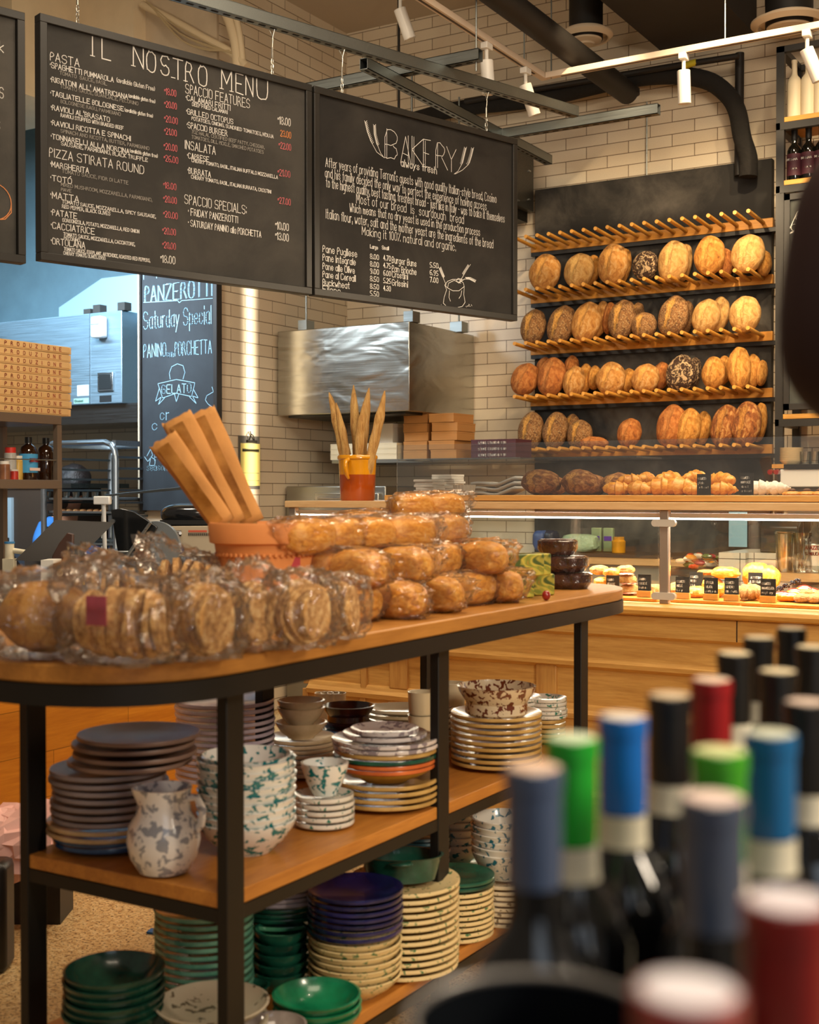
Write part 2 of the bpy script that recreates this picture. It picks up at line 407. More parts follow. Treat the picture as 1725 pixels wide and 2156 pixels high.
struct(MB().box(-12, YB - .3, 2.0, -5.25, YB - .02, 4.26).build('wall_kitchen', plain('#7593a0', .6, var=.08)))

# -- peg board with bread
pb = T('bread_rack', 'large black wall board with five rows of wooden pegs holding loaves', 'bread rack', (-2.6, YB, 0))
bl = at(1128, 427, y=6.86); br = at(1627, 364, y=6.86)
MB().box(bl.x + 2.6, -.05, .86, br.x + 2.6, -.001, 3.08).build('backboard', chalk('#1a1714', '#5c564e', .8), pb, bev=.003)
ROWZ = [2.735, 2.437, 2.136, 1.836, 1.537]
ppx = [-3.268 + i * (1.336 / 19) for i in range(20)]
pegm = wood('#b57a28', '#d9a048', 'Y', .5); stripm = wood('#b87824', '#dc9c40', 'X', .5)
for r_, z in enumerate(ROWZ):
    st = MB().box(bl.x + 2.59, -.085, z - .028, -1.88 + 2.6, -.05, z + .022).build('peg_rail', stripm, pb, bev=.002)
    MB().box(bl.x + 2.59, -.08, z - .05, -1.86 + 2.6, -.05, z - .028).build('black_ledge', BLACKP, pb)  # plain black strip below each peg rail
    for x in ppx:
        MB().cyl((x + 2.6, -.05, z - .002), (x + 2.6, -.355, z + .012), .0108, .0108, 10).build('peg', pegm, st)

# -- loaves on the pegs: one mesh per kind, each loaf an object
def loaf_mesh(kind, seed):
    def fn(q, d):
        g = math.exp(-((d.x + .12 - .12 * math.sin(d.z * 2)) / .1) ** 2) * max(0, 1 - abs(d.z) * 1.1) * max(0, -d.y)
        g2 = math.exp(-((d.x - .12 - .1 * math.sin(d.z * 3)) / .12) ** 2) * max(0, 1 - abs(d.z) * 1.2) * max(0, -d.y)
        return q + V((0, .11 * g - .07 * g2, 0))
    return MB().blob((0, 0, 0), (.5, .5, .5), .055, 1.7, seed, 44, 32, fn, 1.0)
LOAF = {}
def loaf(kind, loc, w, h, d, tilt, lean, label, group, name='bread_loaf', sd=None):
    key = (kind, (sd if sd is not None else random.randint(0, 2)))
    if key not in LOAF:
        o = loaf_mesh(*key).build(name, crust(kind)); LOAF[key] = o.data; bpy.data.objects.remove(o)
    o = bpy.data.objects.new(name, LOAF[key]); COL.objects.link(o)
    o.location = loc; o.scale = (w, d, h); o.rotation_euler = (R(lean), R(tilt), 0)
    return tag(o, label, 'bread', group)
LV = [ # crop px: cx, cy, w, h, kind, tilt, behind
 [(228,452,175,205,'flour',14,0),(415,442,165,190,'light',10,0),(482,440,90,170,'gold',12,1),(600,405,172,222,'flour',4,0),(652,420,90,200,'gold',8,1),(778,415,140,160,'dark',8,0),(930,395,172,228,'light',5,0),(985,400,90,210,'light',6,1),(1128,360,165,222,'gold',4,0),(1214,400,92,160,'brown',0,1),(1338,350,180,212,'light',10,0),(1425,400,80,140,'gold',0,1)],
 [(165,748,140,190,'seed',8,0),(318,738,150,215,'seed',16,0),(455,722,160,222,'flour',14,0),(532,705,80,200,'flour',10,1),(580,700,70,175,'brown',6,1),(650,708,150,215,'seed',8,0),(728,690,80,150,'seed',8,1),(770,742,140,142,'seed',5,0),(930,690,165,222,'seed',14,0),(1000,700,70,190,'seed',6,1),(1110,692,150,192,'light',14,0),(1180,680,110,190,'light',8,1),(1322,680,172,200,'light',0,0)],
 [(120,1035,155,180,'brown',24,0),(225,975,90,120,'brown',10,1),(265,1022,160,210,'brown',10,0),(372,970,80,130,'brown',8,1),(388,1048,118,170,'flour',8,0),(446,1030,80,160,'gold',6,1),(498,1025,70,130,'gold',6,1),(588,1032,160,185,'flour',14,0),(680,1040,90,130,'gold',10,1),(778,1032,148,165,'flour',20,0),(862,1015,90,150,'brown',6,1),(972,1002,165,200,'dark',14,0),(1040,1000,80,170,'dark',6,1),(1150,1000,125,180,'gold',4,0),(1205,985,80,160,'gold',6,1),(1290,975,125,235,'gold',-3,0),(1362,990,90,185,'gold',2,1),(1412,1000,60,140,'gold',4,1)],
 [(150,1318,145,208,'seed',8,0),(285,1315,138,205,'seed',10,0),(372,1300,90,150,'seed',8,1),(418,1335,140,155,'seed',10,0),(490,1385,178,70,'brown',0,0),(690,1328,130,160,'brown',12,0),(920,1290,165,232,'brown',10,0),(1012,1300,135,212,'gold',10,0),(1090,1300,90,180,'gold',6,1),(1210,1290,145,235,'rust',10,0),(1328,1280,160,252,'rust',8,0),(1400,1270,80,215,'gold',4,1)]]
RN = ['highest loaf row', 'second loaf row', 'third loaf row', 'lowest loaf row']
KW = dict(flour='floury golden', light='pale crusted', gold='golden', brown='brown', seed='seed covered', dark='dark cracked rye', rust='dark golden rustic')
for r_, row in enumerate(LV):
    for i, (cx, cy, w_, h_, k, tl, bh) in enumerate(row):
        y = 6.76 if bh else 6.68
        p = at(1060 + cx / 2.594, 400 + cy / 2.594, y=y); s = (p - EP).dot(FW)
        W_ = w_ / 2.594 / FPX * s; H_ = h_ / 2.594 / FPX * s
        pz = ROWZ[r_ + 1] + .02; zc = pz + H_ * .46
        if abs(zc - p.z) < .05: p.z = max(p.z, zc - .012)
        loaf(k, p, W_ * 1.02, H_ * 1.02, .10 if bh else .13, tl, -10, '%s oval loaf%s, %s from the left in the %s' % (KW[k], ' tucked behind' if bh else '', nth(i), RN[r_]), 'loaves on the peg rack')

# -- steel oven hood on the back wall
A = at(862, 865, y=6.13)
hx0, hx1 = XL + .02, A.x
hd = T('oven_hood', 'stainless steel box hood over the pastry oven below the bakery sign', 'extractor hood', (hx1, 6.13, A.z))
MB().box(hx0 - hx1, 0, 0, 0, .76, .50).build('hood_body', steel('#b3b1a8', .22, .3), hd, bev=.004)
MB().box(hx0 - hx1 + .05, .04, -.012, -.05, .72, 0).build('filter_panel', steel('#4a4a48', .4), hd)
for dx in (-.75, -.02):
    MB().box(dx - .03, .02, .5, dx + .03, .10, .56).cyl((dx, .06, .56), (dx, .06, 1.9), .006, n=8).build('hanger_bracket', GALV, hd)
MB().box(-.05, .55, .5, .03, .63, .56).cyl((-.01, .59, .56), (-.01, .59, 1.9), .006, n=8).build('hanger_bracket', GALV, hd)

# -- grey duct box left of the rack top
g = at(1086, 300, y=6.5); g2 = at(1136, 430, y=6.5)
db = T('duct_box', 'grey sheet metal duct box with wing screws above the bread board', 'duct', (-3.46, 6.40, 2.95))
MB().box(0, 0, 0, .17, .44, .33).build('duct_body', steel('#6d6c66', .5), db, bev=.003)
for (yy, zz) in ((.05, .27), (.05, .15), (.05, .03), (.25, .28), (.42, .2), (.42, .05), (.25, .02)):
    MB().tube([(.17, yy * .85, zz * 1.1), (.184, yy * .85, zz * 1.1)], .004, 6).box(.182, yy * .85 - .012, zz * 1.1 - .003, .187, yy * .85 + .012, zz * 1.1 + .003).build('wing_screw', steel('#c9c9c4', .3), db)
MB().box(.0, .05, -.06, .13, .44, 0).build('duct_flange', steel('#4f4d48', .5), db)

# ------------------------------------------------------------ hanging chalkboards
SD = V((math.sin(R(17.2)), math.cos(R(17.2)), 0)); SRZ = math.atan2(SD.y, SD.x); SN = V((SD.y, -SD.x, 0))
P0 = at(83, 28, s=4.44)
def board(label, u0, u1, zt, zb, mat_board, frame=.028):
    a = hit(u0, 300, P0, SN); b = hit(u1, 300, P0, SN); L = (b - a).length
    o = T('hanging_chalkboard', label, 'chalkboard sign', (a.x, a.y, zb), SRZ, None)
    H = zt - zb
    MB().box(frame, .006, frame, L - frame, .022, H - frame).build('writing_surface', mat_board, o)
    f = MB().box(0, -.008, 0, L, .035, frame).box(0, -.008, H - frame, L, .035, H).box(0, -.008, frame, frame, .035, H - frame).box(L - frame, -.008, frame, L, .035, H - frame)
    f.build('frame', plain('#2b2926', .4, var=.1), o, bev=.002)
    return o, L, H, V((a.x, a.y, zb))
def pos(u, v, org):
    p = hit(u, v, P0, SN) - org; return p.dot(SD), p.z, (p + org - EP).dot(FW)
ZT = at(83, 28, s=4.44).z; ZBB = ZT - .852
menu, ML, MH, MO = board('large black menu chalkboard headed IL NOSTRO MENU with red prices', 83, 647, ZT, ZBB, chalk('#2a2825', '#4a4640', .7))
bak, BL, BH, BO = board('smaller black BAKERY chalkboard with wheat ears and a flour sack drawing', 660, 1082, ZT, ZBB, chalk('#14110f', '#3c3833', .6))
e3 = hit(52, 300, P0, SN); a3 = e3 - SD * 1.15
o3 = T('hanging_chalkboard', 'black chalkboard cut off by the left edge with an orange bun drawing', 'chalkboard sign', (a3.x, a3.y, ZBB - .02), SRZ)
MB().box(.028, .006, .028, 1.12, .022, .83).build('writing_surface', chalk('#2c2b27', '#57524b', .7), o3)
MB().box(0, -.008, 0, 1.15, .035, .028).box(0, -.008, .83, 1.15, .035, .858).box(0, -.008, .028, .028, .035, .83).box(1.122, -.008, .028, 1.15, .035, .83).build('frame', plain('#2b2926', .4, var=.1), o3, bev=.002)
O3 = V((a3.x, a3.y, ZBB - .02)); m = MB()
for (t_, u_, v_, hh) in (('k', 0, 108, 22), ('S', 0, 205, 22), ('S', -8, 272, 20)):
    a, b, s = pos(u_, v_, O3); write(m, t_, a, b, .014, hh * s / FPX, .003, .004)
m.build('lettering', CHALK, o3); m = MB()
a, b, s = pos(0, 425, O3); ribbon(m, ellipse(a - .02, b, .062, .062, 26), .003, .004); ribbon(m, [(a + .042, b), (a + .042, b - .03), (a + .02, b - .055), (a - .03, b - .065)], .003, .004)
m.build('bun_drawing', CHALKO, o3)
def L_(mb, org, txt, u0, v0, u1, hpx, wd=.0035):
    a, b, s = pos(u0, v0, org); a1, _, _ = pos(u1, v0, org); write(mb, txt, a, b, a1 - a, hpx * s / FPX, wd, .004, jit=.4)
t = MB()
for ch, u0, v0, u1 in (('I', 196, 117, 197), ('L', 216, 124, 234), ('N', 282, 138, 303), ('O', 310, 148, 329), ('S', 340, 156, 357), ('T', 366, 163, 386), ('R', 392, 170, 409), ('O', 419, 178, 437), ('M', 468, 186, 489), ('E', 498, 194, 513), ('N', 519, 200, 534), ('Ú', 542, 205, 565)):
    L_(t, MO, ch, u0, v0, u1, 41, .0042)
for u0, v0 in ((196, 117), (282, 138), (392, 170), (366, 163), (468, 186), (489, 192)):
    a, b, s = pos(u0, v0, MO); ribbon(t, [(a - .008, b), (a + .008, b)], .003, .004)
t.build('title_lettering', CHALK, menu)
X = [('PASTA',107,126,168,17,2),('*SPAGHETTI',107,141,173,11,2),('PUMMAROLA',179,158,240,10,2),('(available Gluten Free)',247,172,327,9,1),('TOMATO  SAUCE, BASIL',127,156,226,7,0),
('*RIGATONI ALL\' AMATRICIANA',108,171,270,10,2),('(available gluten free)',272,204,328,7,1),('TOMATO SAUCE, GUANCIALE, PECORINO',128,184,292,7,0),
('*TAGLIATELLE BOLOGNESE',108,200,261,10,2),('(available gluten free)',264,234,323,7,1),('BOLOGNESE RAGU, PARMIGIANO',129,216,255,7,0),
('*RAVIOLI AL\'BRASATO',109,230,232,10,2),('RAVIOLI STUFFED WITH BRAISED BEEF',129,245,261,7,1),('*RAVIOLI RICOTTA E SPINACHI',109,262,276,10,2),('SPINACH AND RICOTTA, BUTTER, PARMIGIANO',129,278,315,7,0),
('*TONNARELLI ALLA NORCINA',109,291,273,10,2),('(available gluten free)',275,320,333,7,1),('SAUSAGE, PARMIGIANO, BLACK TRUFFLE',130,305,312,8,1),('PIZZA STIRATA ROUND',105,329,304,18,2),
('*MARGHERITA',108,350,188,11,2),('TOMATO SAUCE, FIOR DI LATTE',132,363,271,7,0),('*TOTÓ',108,379,152,11,2),('MIXED MUSHROOM, MOZZARELLA, PARMIGIANO,',130,391,321,7,0),('PIAVE',130,401,151,6,0),
('*MATTA',108,416,167,13,2),('TOMATO SAUCE, MOZZARELLA, SPICY SAUSAGE,',132,427,329,7,1),('RED PEPPER, BLACK OLIVES',132,437,233,7,1),('*PATATE',109,452,163,12,2),('GORGONZOLA, POTATO, MOZZARELLA, RED ONION',133,466,294,7,1),
('*CACCIATRICE',109,480,200,13,2),('TOMATO SAUCE, MOZZARELLA, CACCIATORE,',135,496,285,7,1),('PECORINO',136,504,169,6,1),('*ORTOLANA',109,513,180,13,2),('TOMATO SAUCE, EGGPLANT, ARTICHOKE, ROASTED RED PEPPERS,',136,527,317,7,1),('CHERRY TOMATO, OLIVES, EVOO',135,535,223,6,1),
('SPACCIO FEATURES',392,195,527,19,2),('*CALAMARI FRITTI',393,210,486,11,2),('DEEP FRIED CALAMARI',406,222,480,7,1),('*GRILLED OCTOPUS',394,239,492,11,2),('POTATOES, ONIONS, SUNDRIED TOMATOES, N\'DUJA',405,252,577,7,1),
('*SPACCIO BURGER',395,268,480,12,2),('7OZ HALAL CERTIFIED BEEF PATTY, CHEDDAR,',405,280,558,7,0),('TOMATOES, DILL PICKLE, SMASHED POTATOES',405,291,556,7,0),('INSALATA',391,312,455,17,2),('*CAPRESE',396,332,441,11,2),
('CHERRY TOMATO, BASIL, ITALIAN BUFFALO MOZZARELLA',405,340,586,7,1),('*BURRATA',397,364,445,12,2),('CHERRY TOMATO, BASIL, ITALIAN BURRATA, CROSTINI',404,375,572,7,1),('SPACCIO SPECIALS:',390,428,520,19,2),
('* FRIDAY PANZEROTTI',398,452,502,14,2),('* SATURDAY PANINO alla PORCHETTA',398,475,551,13,2)]
g1, g2_ = MB(), MB()
for (tx, u0, v0, u1, hp, k) in X: L_(g2_ if k == 0 else g1, MO, tx, u0, v0, u1, hp, (.0016, .0021, .0026)[k])
g1.build('menu_lettering', CHALK, menu); g2_.build('ingredient_lettering', CHALKD, menu, label='fainter grey chalk lettering')
rp = MB()
for (tx, u0, v0, u1) in (('18.00',351,198,372),('20.00',351,225,373),('20.00',351,256,375),('21.00',351,282,373),('20.00',350,314,374),('26.00',350,339,376),('18.00',349,396,372),('20.00',349,425,373),('20.00',349,457,375),('20.00',347,492,371),('20.00',347,522,371),('22.00',592,312,614),('21.00',590,369,612),('27.00',590,428,613)):
    L_(rp, MO, tx, u0, v0, u1, 13, .0024); L_(rp, MO, '$', u0 - 4, v0 + 0 - 7, u0 - 1, 5, .0015)
rp.build('price_lettering', CHALKR, menu, label='red chalk prices')
rp = MB(); L_(rp, MO, '23.00', 592, 286, 614, 13, .0028); rp.build('price_lettering', CHALKO, menu, label='orange chalk price')
rp = MB()
for (tx, u0, v0, u1) in (('18.00',343,552,370),('18.00',590,260,613),('10.00',585,482,609),('13.00',585,504,609)): L_(rp, MO, tx, u0, v0, u1, 15, .003); L_(rp, MO, '$', u0 - 4, v0 - 9, u0 - 1, 5, .0018)
rp.build('price_lettering', CHALK, menu, label='white chalk prices')
# bakery board
t = MB()
for ch, u0, v0, u1, hp in (('B',812,331,838,60),('A',845,341,866,57),('K',869,343,892,57),('E',893,350,908,57),('R',919,353,944,53),('Y',942,360,962,52)):
    L_(t, BO, ch, u0, v0, u1, hp, .0026)
    if ch != 'Y': L_(t, BO, 'I', u0 + (4 if ch in 'BKER' else 16), v0 + 1, u0 + 5, hp - 1, .0022)
L_(t, BO, 'always fresh', 846, 349, 921, 14, .0036)
Y_ = [("After years of providing Terroni's guests with good quality Italian-style bread, Cosimo",687,350,1047,24),("and his family decided the only way to perfect the experience of having access",686,372,1026,24),
("to the highest quality, best tasting, freshest bread - just like in Italy - was to bake it themselves",688,393,1064,24),("Most of our bread  is  sourdough  bread",752,427,978,24),("Which means that no dry yeast is used in the production process",738,445,1012,22),
("Italian flour, water, salt and the mother yeast are the ingredients of the bread",688,459,1040,24),("Making it 100% natural and organic.",764,494,961,22)]
for (tx, u0, v0, u1, hp) in Y_: L_(t, BO, tx, u0, v0, u1, hp * .8, .0023)
for (tx, u0, v0, u1, hp) in (('Large',781,522,797,7),('Small',806,524,820,7),('Pane Pugliese',681,530,753,14),('Pane Integrale',681,548,750,14),('Pane alle Olive',681,566,748,13),('Pane ai Cereali',681,583,750,13),('Buckwheat',681,600,737,13),('Filone',681,614,718,13),
 ('8.00',781,544,799,10),('8.00',781,560,799,10),('9.00',781,575,799,10),('8.50',781,591,799,10),('8.50',781,607,799,10),('5.50',781,622,799,10),('4.70',809,547,824,10),('4.75',809,563,824,10),('6.00',809,579,824,10),('5.25',809,595,824,10),('4.30',809,611,824,10),
 ('Burger Buns',827,553,878,13),('Pan Brioche',827,571,878,13),('Crostini',827,583,860,12),('Grissini',827,600,860,12),('5.50',907,562,924,10),('6.95',907,578,924,10),('7.00',907,593,924,10)):
    L_(t, BO, tx, u0, v0, u1, hp, .003)
t.build('lettering', CHALK, bak)
d = MB()
def pl(px, wd=.0022, mb=None, org=None):
    ribbon(mb or d, [pos(u, v, org or BO)[:2] for u, v in px], wd, .004)
def wheat(px):
    pl(px); n = len(px)
    for i in range(14):
        f = .02 + .55 * i / 14; k = f * (n - 1); j = int(k); q = k - j
        u = px[j][0] * (1 - q) + px[j + 1][0] * q; v = px[j][1] * (1 - q) + px[j + 1][1] * q
        for sg in (-1, 1): pl([(u, v), (u + 2.6 * sg, v - 4)], .002)
wheat([(771, 256), (776, 278), (784, 300), (795, 320), (811, 332)]); wheat([(790, 264), (791, 284), (796, 304), (803, 322), (809, 330)])
wheat([(982, 312), (978, 328), (974, 345), (966, 360), (958, 366)]); wheat([(997, 313), (993, 330), (988, 346), (975, 358), (960, 366)])
pl([(938, 600), (942, 610), (937, 625), (935, 638), (943, 646), (960, 648), (975, 645), (981, 636), (978, 620), (979, 603)]); pl([(938, 600), (944, 592), (955, 588), (968, 588), (977, 595), (979, 603), (968, 612), (955, 612), (944, 606), (938, 600)])
pl([(944, 606), (946, 596), (958, 590), (972, 596)]); pl([(948, 612), (947, 626), (950, 634)]); pl([(974, 612), (972, 622), (968, 628)]); pl([(962, 592), (968, 596), (975, 588), (966, 586), (962, 592)])
wheat([(927, 565), (932, 578), (937, 590), (941, 600)]); wheat([(990, 560), (982, 572), (975, 584), (968, 594)]); wheat([(1002, 594), (990, 588), (980, 587), (970, 594)])
for i in range(14):
    u = 920 + random.uniform(0, 14) if i % 2 else 982 + random.uniform(0, 12); pl([(u, 640 + random.uniform(0, 7)), (u + 1.5, 641 + random.uniform(0, 7))], .0018)
d.build('chalk_drawings', CHALK, bak)

# strut channels, chains, wires
def chan(mb, a, b, w=.041, h=.05):
    a, b = V(a), V(b); d_ = (b - a).normalized(); sd = d_.cross(V((0, 0, 1))).normalized() * (w / 2); L = (b - a).length
    for lo, hi, x0, x1 in ((0, .003, -1, 1), (0, h, -1, -.88), (0, h, .88, 1)):
        z0, z1 = (h - .003, h) if lo == 0 and hi == .003 else (lo, hi)
        vs = [a + sd * x0 + V((0, 0, z0)), a + sd * x1 + V((0, 0, z0)), b + sd * x1 + V((0, 0, z0)), b + sd * x0 + V((0, 0, z0))]
        vs += [v + V((0, 0, z1 - z0)) for v in vs]
        mb.add(vs, [(0, 3, 2, 1), (4, 5, 6, 7), (0, 1, 5, 4), (1, 2, 6, 5), (2, 3, 7, 6), (3, 0, 4, 7)])
    k = int(L / .05)
    for i in range(k):
        c = a + d_ * (i + .5) * L / k
        vs = [c + d_ * -.018 - sd * .35, c + d_ * .018 - sd * .35, c + d_ * .018 + sd * .35, c - d_ * .018 + sd * .35]
        vs = [v + V((0, 0, .0)) for v in vs]
        e = sd * .92
    vs = [a - sd, a + sd, b + sd, b - sd]
    mb.add([v + V((0, 0, .0)) for v in vs] + [v + V((0, 0, .003)) for v in vs], [(0, 3, 2, 1), (4, 5, 6, 7), (0, 1, 5, 4), (1, 2, 6, 5), (2, 3, 7, 6), (3, 0, 4, 7)])
    return L
def slots(a, b, h=0):
    mb = MB(); a, b = V(a), V(b); d_ = (b - a).normalized(); sd = d_.cross(V((0, 0, 1))).normalized(); k = int((b - a).length / .055)
    for i in range(k):
        c = a + d_ * (i + .5) * .055 - V((0, 0, .001))
        vs = [c + d_ * -.016 - sd * .006, c + d_ * .016 - sd * .006, c + d_ * .016 + sd * .006, c - d_ * .016 + sd * .006]
        mb.add(vs, [(0, 1, 2, 3)])
    return mb
def strut(label, a, b):
    o = T('strut_channel', label, 'metal channel', a); q = V(b) - V(a); m = MB(); chan(m, (0, 0, 0), q); m.build('channel', GALV, o)
    slots((0, 0, 0), q).build('slots', plain('#141210', .8), o, label='dark slotted holes'); return o
sz = ZT + .185
sa = MO - SD * 1.4; sb = BO + SD * (BL + .42)
strut('long slotted metal channel that the chalkboards hang from', (sa.x, sa.y, sz), (sb.x, sb.y, sz))
y2 = 5.0; x2b = at(1012, 135, y=y2).x
strut('metal channel crossing above the bakery sign, ending by a white spotlight', (at(560, 250, y=y2).x, y2, sz + .052), (x2b, y2, sz + .052))
y3 = 6.0
strut('metal channel running right towards the wall above the bread rack', (at(1000, 270, y=y3).x, y3, sz), (at(1388, 222, y=y3).x, y3, sz))
strut('short slotted channel slanting behind the top of the bakery sign', (-3.08, 4.7, sz), (-3.08, 6.6, sz))
def chain(p, top, label):
    o = T('sign_chain', label, 'chain', p, 0, None); L = top - p[2]; n = 5; lk = .026
    m = MB()
    for i in range(3): m.tube([( .006 * math.cos(a) if i % 2 else 0, .006 * math.cos(a) if not i % 2 else 0, .014 + i * .022 + .013 * math.sin(a)) for a in [2 * PI * j / 10 for j in range(10)]], .002, 6, True)
    m.build('links', steel('#c8c4b8', .3), o)
    MB().cyl((0, 0, .07), (0, 0, L * .62), .004, n=8).build('turnbuckle', steel('#c8c4b8', .3), o)
    MB().tube([(0, 0, L * .62), (.003, 0, L * .8), (-.003, .003, L * .9), (-.012, 0, L)], .0022, 6).tube([(0, 0, L * .8), (.012, 0, L)], .0022, 6).build('wire', steel('#c8c4b8', .3), o)
for u, lab in ((168, 'chain holding the left end of the menu chalkboard'), (578, 'chain holding the right end of the menu chalkboard'), (725, 'chain holding the left end of the bakery chalkboard'), (1029, 'chain holding the right end of the bakery chalkboard')):
    q = hit(u, 200, P0, SN) - SN * .014; chain((q.x, q.y, ZT), sz, lab)
# white track with spotlights
ZTR = 3.40; jx, jy = -2.81, 5.95
tk = T('lighting_track', 'white track rail running from the top towards the corner joint', 'track rail', (jx, jy, ZTR))
TW = plain('#e6d2bc', .4)
MB().box(-.018, -3.2, 0, .018, .02, .03).build('rail', TW, tk, bev=.002); MB().box(-.006, -3.1, -.001, .006, -.1, .001).build('slot', plain('#5a4a3c', .6), tk)
tk = T('lighting_track', 'white track rail running right above the bread rack', 'track rail', (jx, jy, ZTR))
MB().box(.02, -.018, 0, 3.0, .018, .03).build('rail', TW, tk, bev=.002); MB().box(.1, -.006, -.001, 2.9, .006, .001).build('slot', plain('#5a4a3c', .6), tk)
TF = T('spot_proto', 'x', 'spotlight')
def spotlight(p, aim, label, L=.155, r=.031, drop=.06):
    o = T('track_spotlight', label, 'spotlight', p, 0, None)
    MB().box(-.018, -.03, -.03, .018, .03, 0).build('adapter', WHITEP, o, bev=.003)
    MB().cyl((0, 0, -.03), (0, 0, -.03 - drop), .009, n=10).build('stem', WHITEP, o)
    d_ = V(aim).normalized(); c = V((0, 0, -.03 - drop)) + d_ * .02
    MB().tube([c - d_ * .03, c - d_ * .028, c + d_ * (L - .03), c + d_ * (L - .028), c + d_ * (L - .04)], [r * .9, r, r, r * .86, r * .84], 24).build('lamp_head', plain('#f2ece2', .35), o)
    MB().tube([c + d_ * (L - .034), c + d_ * (L - .031)], [r * .8, r * .8], 20).build('lens', emit('lens_glow', (1, .82, .6, 1), 3), o)
bpy.data.objects.remove(TF)
for (u, v, yy, aim, lab) in ((843, 10, None, (.25, .3, -1), 'white spotlight at the top beside the grey ceiling'), (1025, 97, None, (.02, .1, -1), 'white spotlight by the end of the metal channel'), (1107, 152, None, (.22, .3, -1), 'white spotlight nearest the track corner'),
        (1440, 118, 1, (0, .1, -1), 'white spotlight pointing straight down over the bread rack'), (1700, 66, 1, (.35, .25, -1), 'white spotlight tilted over the cream bottles')):
    p = at(u, v, z=ZTR)
    if yy: p = V((at(u, v, y=jy).x, jy, ZTR))
    elif u != 843: p = V((jx, at(u, v, x=jx).y, ZTR))
    else: p = V((jx - .6, at(u, v, x=jx - .6).y, at(u, v, x=jx - .6).z + .06))
    spotlight(p, aim, lab)
    if u > 1200: spot('track_beam', p + V((0, -.1, -.32)), (p.x + .1, 6.85, 2.0), 46, WARM, 75, .8, .03)
for i, xx in enumerate((-3.2, -2.5, -1.9)):
    spot('shop_track_beam', (xx + .95, 5.5, 3.75), (xx, 6.8, 2.3), 95, WARM, 62, .8, .03)
# ceiling pipes, ducts and diffusers
dk = plain('#1d1916', .6, var=.15)
pe = at(1322, 196, y=6.7)
tag(MB().cyl((0, 0, 0), (0, -4.2, .05), .062, n=24).lathe([(.066, -.01), (.066, .02)], 24).build('drain_pipe', dk, loc=(pe.x, 6.7, pe.z)), 'thick black pipe crossing the ceiling and stopping short of the wall', 'pipe')
def wallpipe(px, rad, label, y=6.8, mat=None, name='pipe', n=14):
    P = [at(u, v, y=y) for u, v in px]; o0 = P[0]
    Q = []
    for i in range(len(P) - 1):
        for k in range(4): Q.append(P[i].lerp(P[i + 1], k / 4))
    Q.append(P[-1]); 
    for _ in range(3): Q = [Q[0]] + [(Q[i - 1] + Q[i] * 2 + Q[i + 1]) / 4 for i in range(1, len(Q) - 1)] + [Q[-1]]
    return tag(MB().tube([q - o0 for q in Q], rad, n).build(name, mat or dk, loc=o0), label, 'pipe')
wallpipe([(840, 262), (930, 235), (1010, 222), (1120, 212), (1200, 195), (1290, 172), (1370, 160), (1440, 158), (1500, 170), (1540, 205), (1556, 240), (1562, 290), (1578, 330), (1576, 372)], .048, 'black insulated pipe bending down the wall beside the shelf unit', 6.78, plain('#1a1714', .95, var=.2, bumpy=.6, bs=40), 'insulated_pipe')
wallpipe([(980, 214), (1120, 190), (1250, 168), (1400, 142), (1556, 118)], .017, 'thin black pipe with yellow bands running above the insulated pipe', 6.72)
wallpipe([(1558, 112), (1557, 240), (1556, 370)], .024, 'upright black pipe behind the insulated bend', 6.83)
for u, v in ((1068, 195), (1456, 134)):
    q = at(u, v, y=6.72); tag(MB().cyl((-.03, 0, -.003), (.03, 0, .003), .0185, n=14).build('pipe_band', plain('#c9b92c', .6), loc=q), 'yellow band on the thin black pipe, %s' % ('left one' if u < 1200 else 'right one'), 'marker band')
tag(MB().box(0, 0, 0, .52, 2.6, .5).build('ceiling_duct', plain('#2b2622', .7, var=.1), loc=(-2.51, 4.28, 3.75)), 'wide black rectangular duct under the ceiling', 'duct')
def diffuser(u, v, r, z, label):
    p = at(u, v, z=z); o = T('air_diffuser', label, 'air vent', p)
    MB().lathe([(r, .03), (r, .02), (r * .86, 0), (r * .8, .004), (r * .78, .05)], 36).build('outer_ring', plain('#d9c4a6', .5), o)
    MB().lathe([(.001, -.03), (r * .3, -.028), (r * .34, -.02), (r * .3, -.018), (r * .36, -.015), (r * .56, -.008), (r * .6, .004), (r * .55, .01), (.001, .012)], 36).build('inner_cone', plain('#d9c4a6', .5), o)
    MB().lathe([(r * .62, .0), (r * .62, .22)], 30).tube([(0, 0, .2), (.02, .06, .32), (.12, .2, .42), (.3, .5, .48)], r * .62, 20).build('neck_duct', dk, o)
diffuser(1234, 84, .145, 3.72, 'round white ceiling air diffuser on a black duct left of the rectangular duct')
diffuser(1662, 58, .19, 3.66, 'round white ceiling air diffuser on a black duct above the shelf unit')
for i, (u, v0, v1, yy) in enumerate(((1003, 0, 150, 5.0), (1104, 0, 170, 5.95), (1161, 0, 165, 5.95), (1527, 0, 95, 5.95), (1362, 215, 390, 6.88), (840, 30, 245, 6.3))):
    a = at(u, v1, y=yy); tag(MB().cyl((0, 0, 0), (0, 0, min(4.26, at(u, v0, y=yy).z + .5) - a.z if i != 4 else at(u, v0, y=yy).z - a.z), .004 if i != 5 else .008, n=8).build('threaded_rod', GALV if i != 5 else dk, loc=a),
        ['thin rod holding the crossing metal channel', 'thin rod at the corner of the track', 'thin rod right of the track corner', 'thin rod above the right track', 'thin conduit down the wall above the bread board', 'black cable drop behind the bakery sign'][i], 'rod')
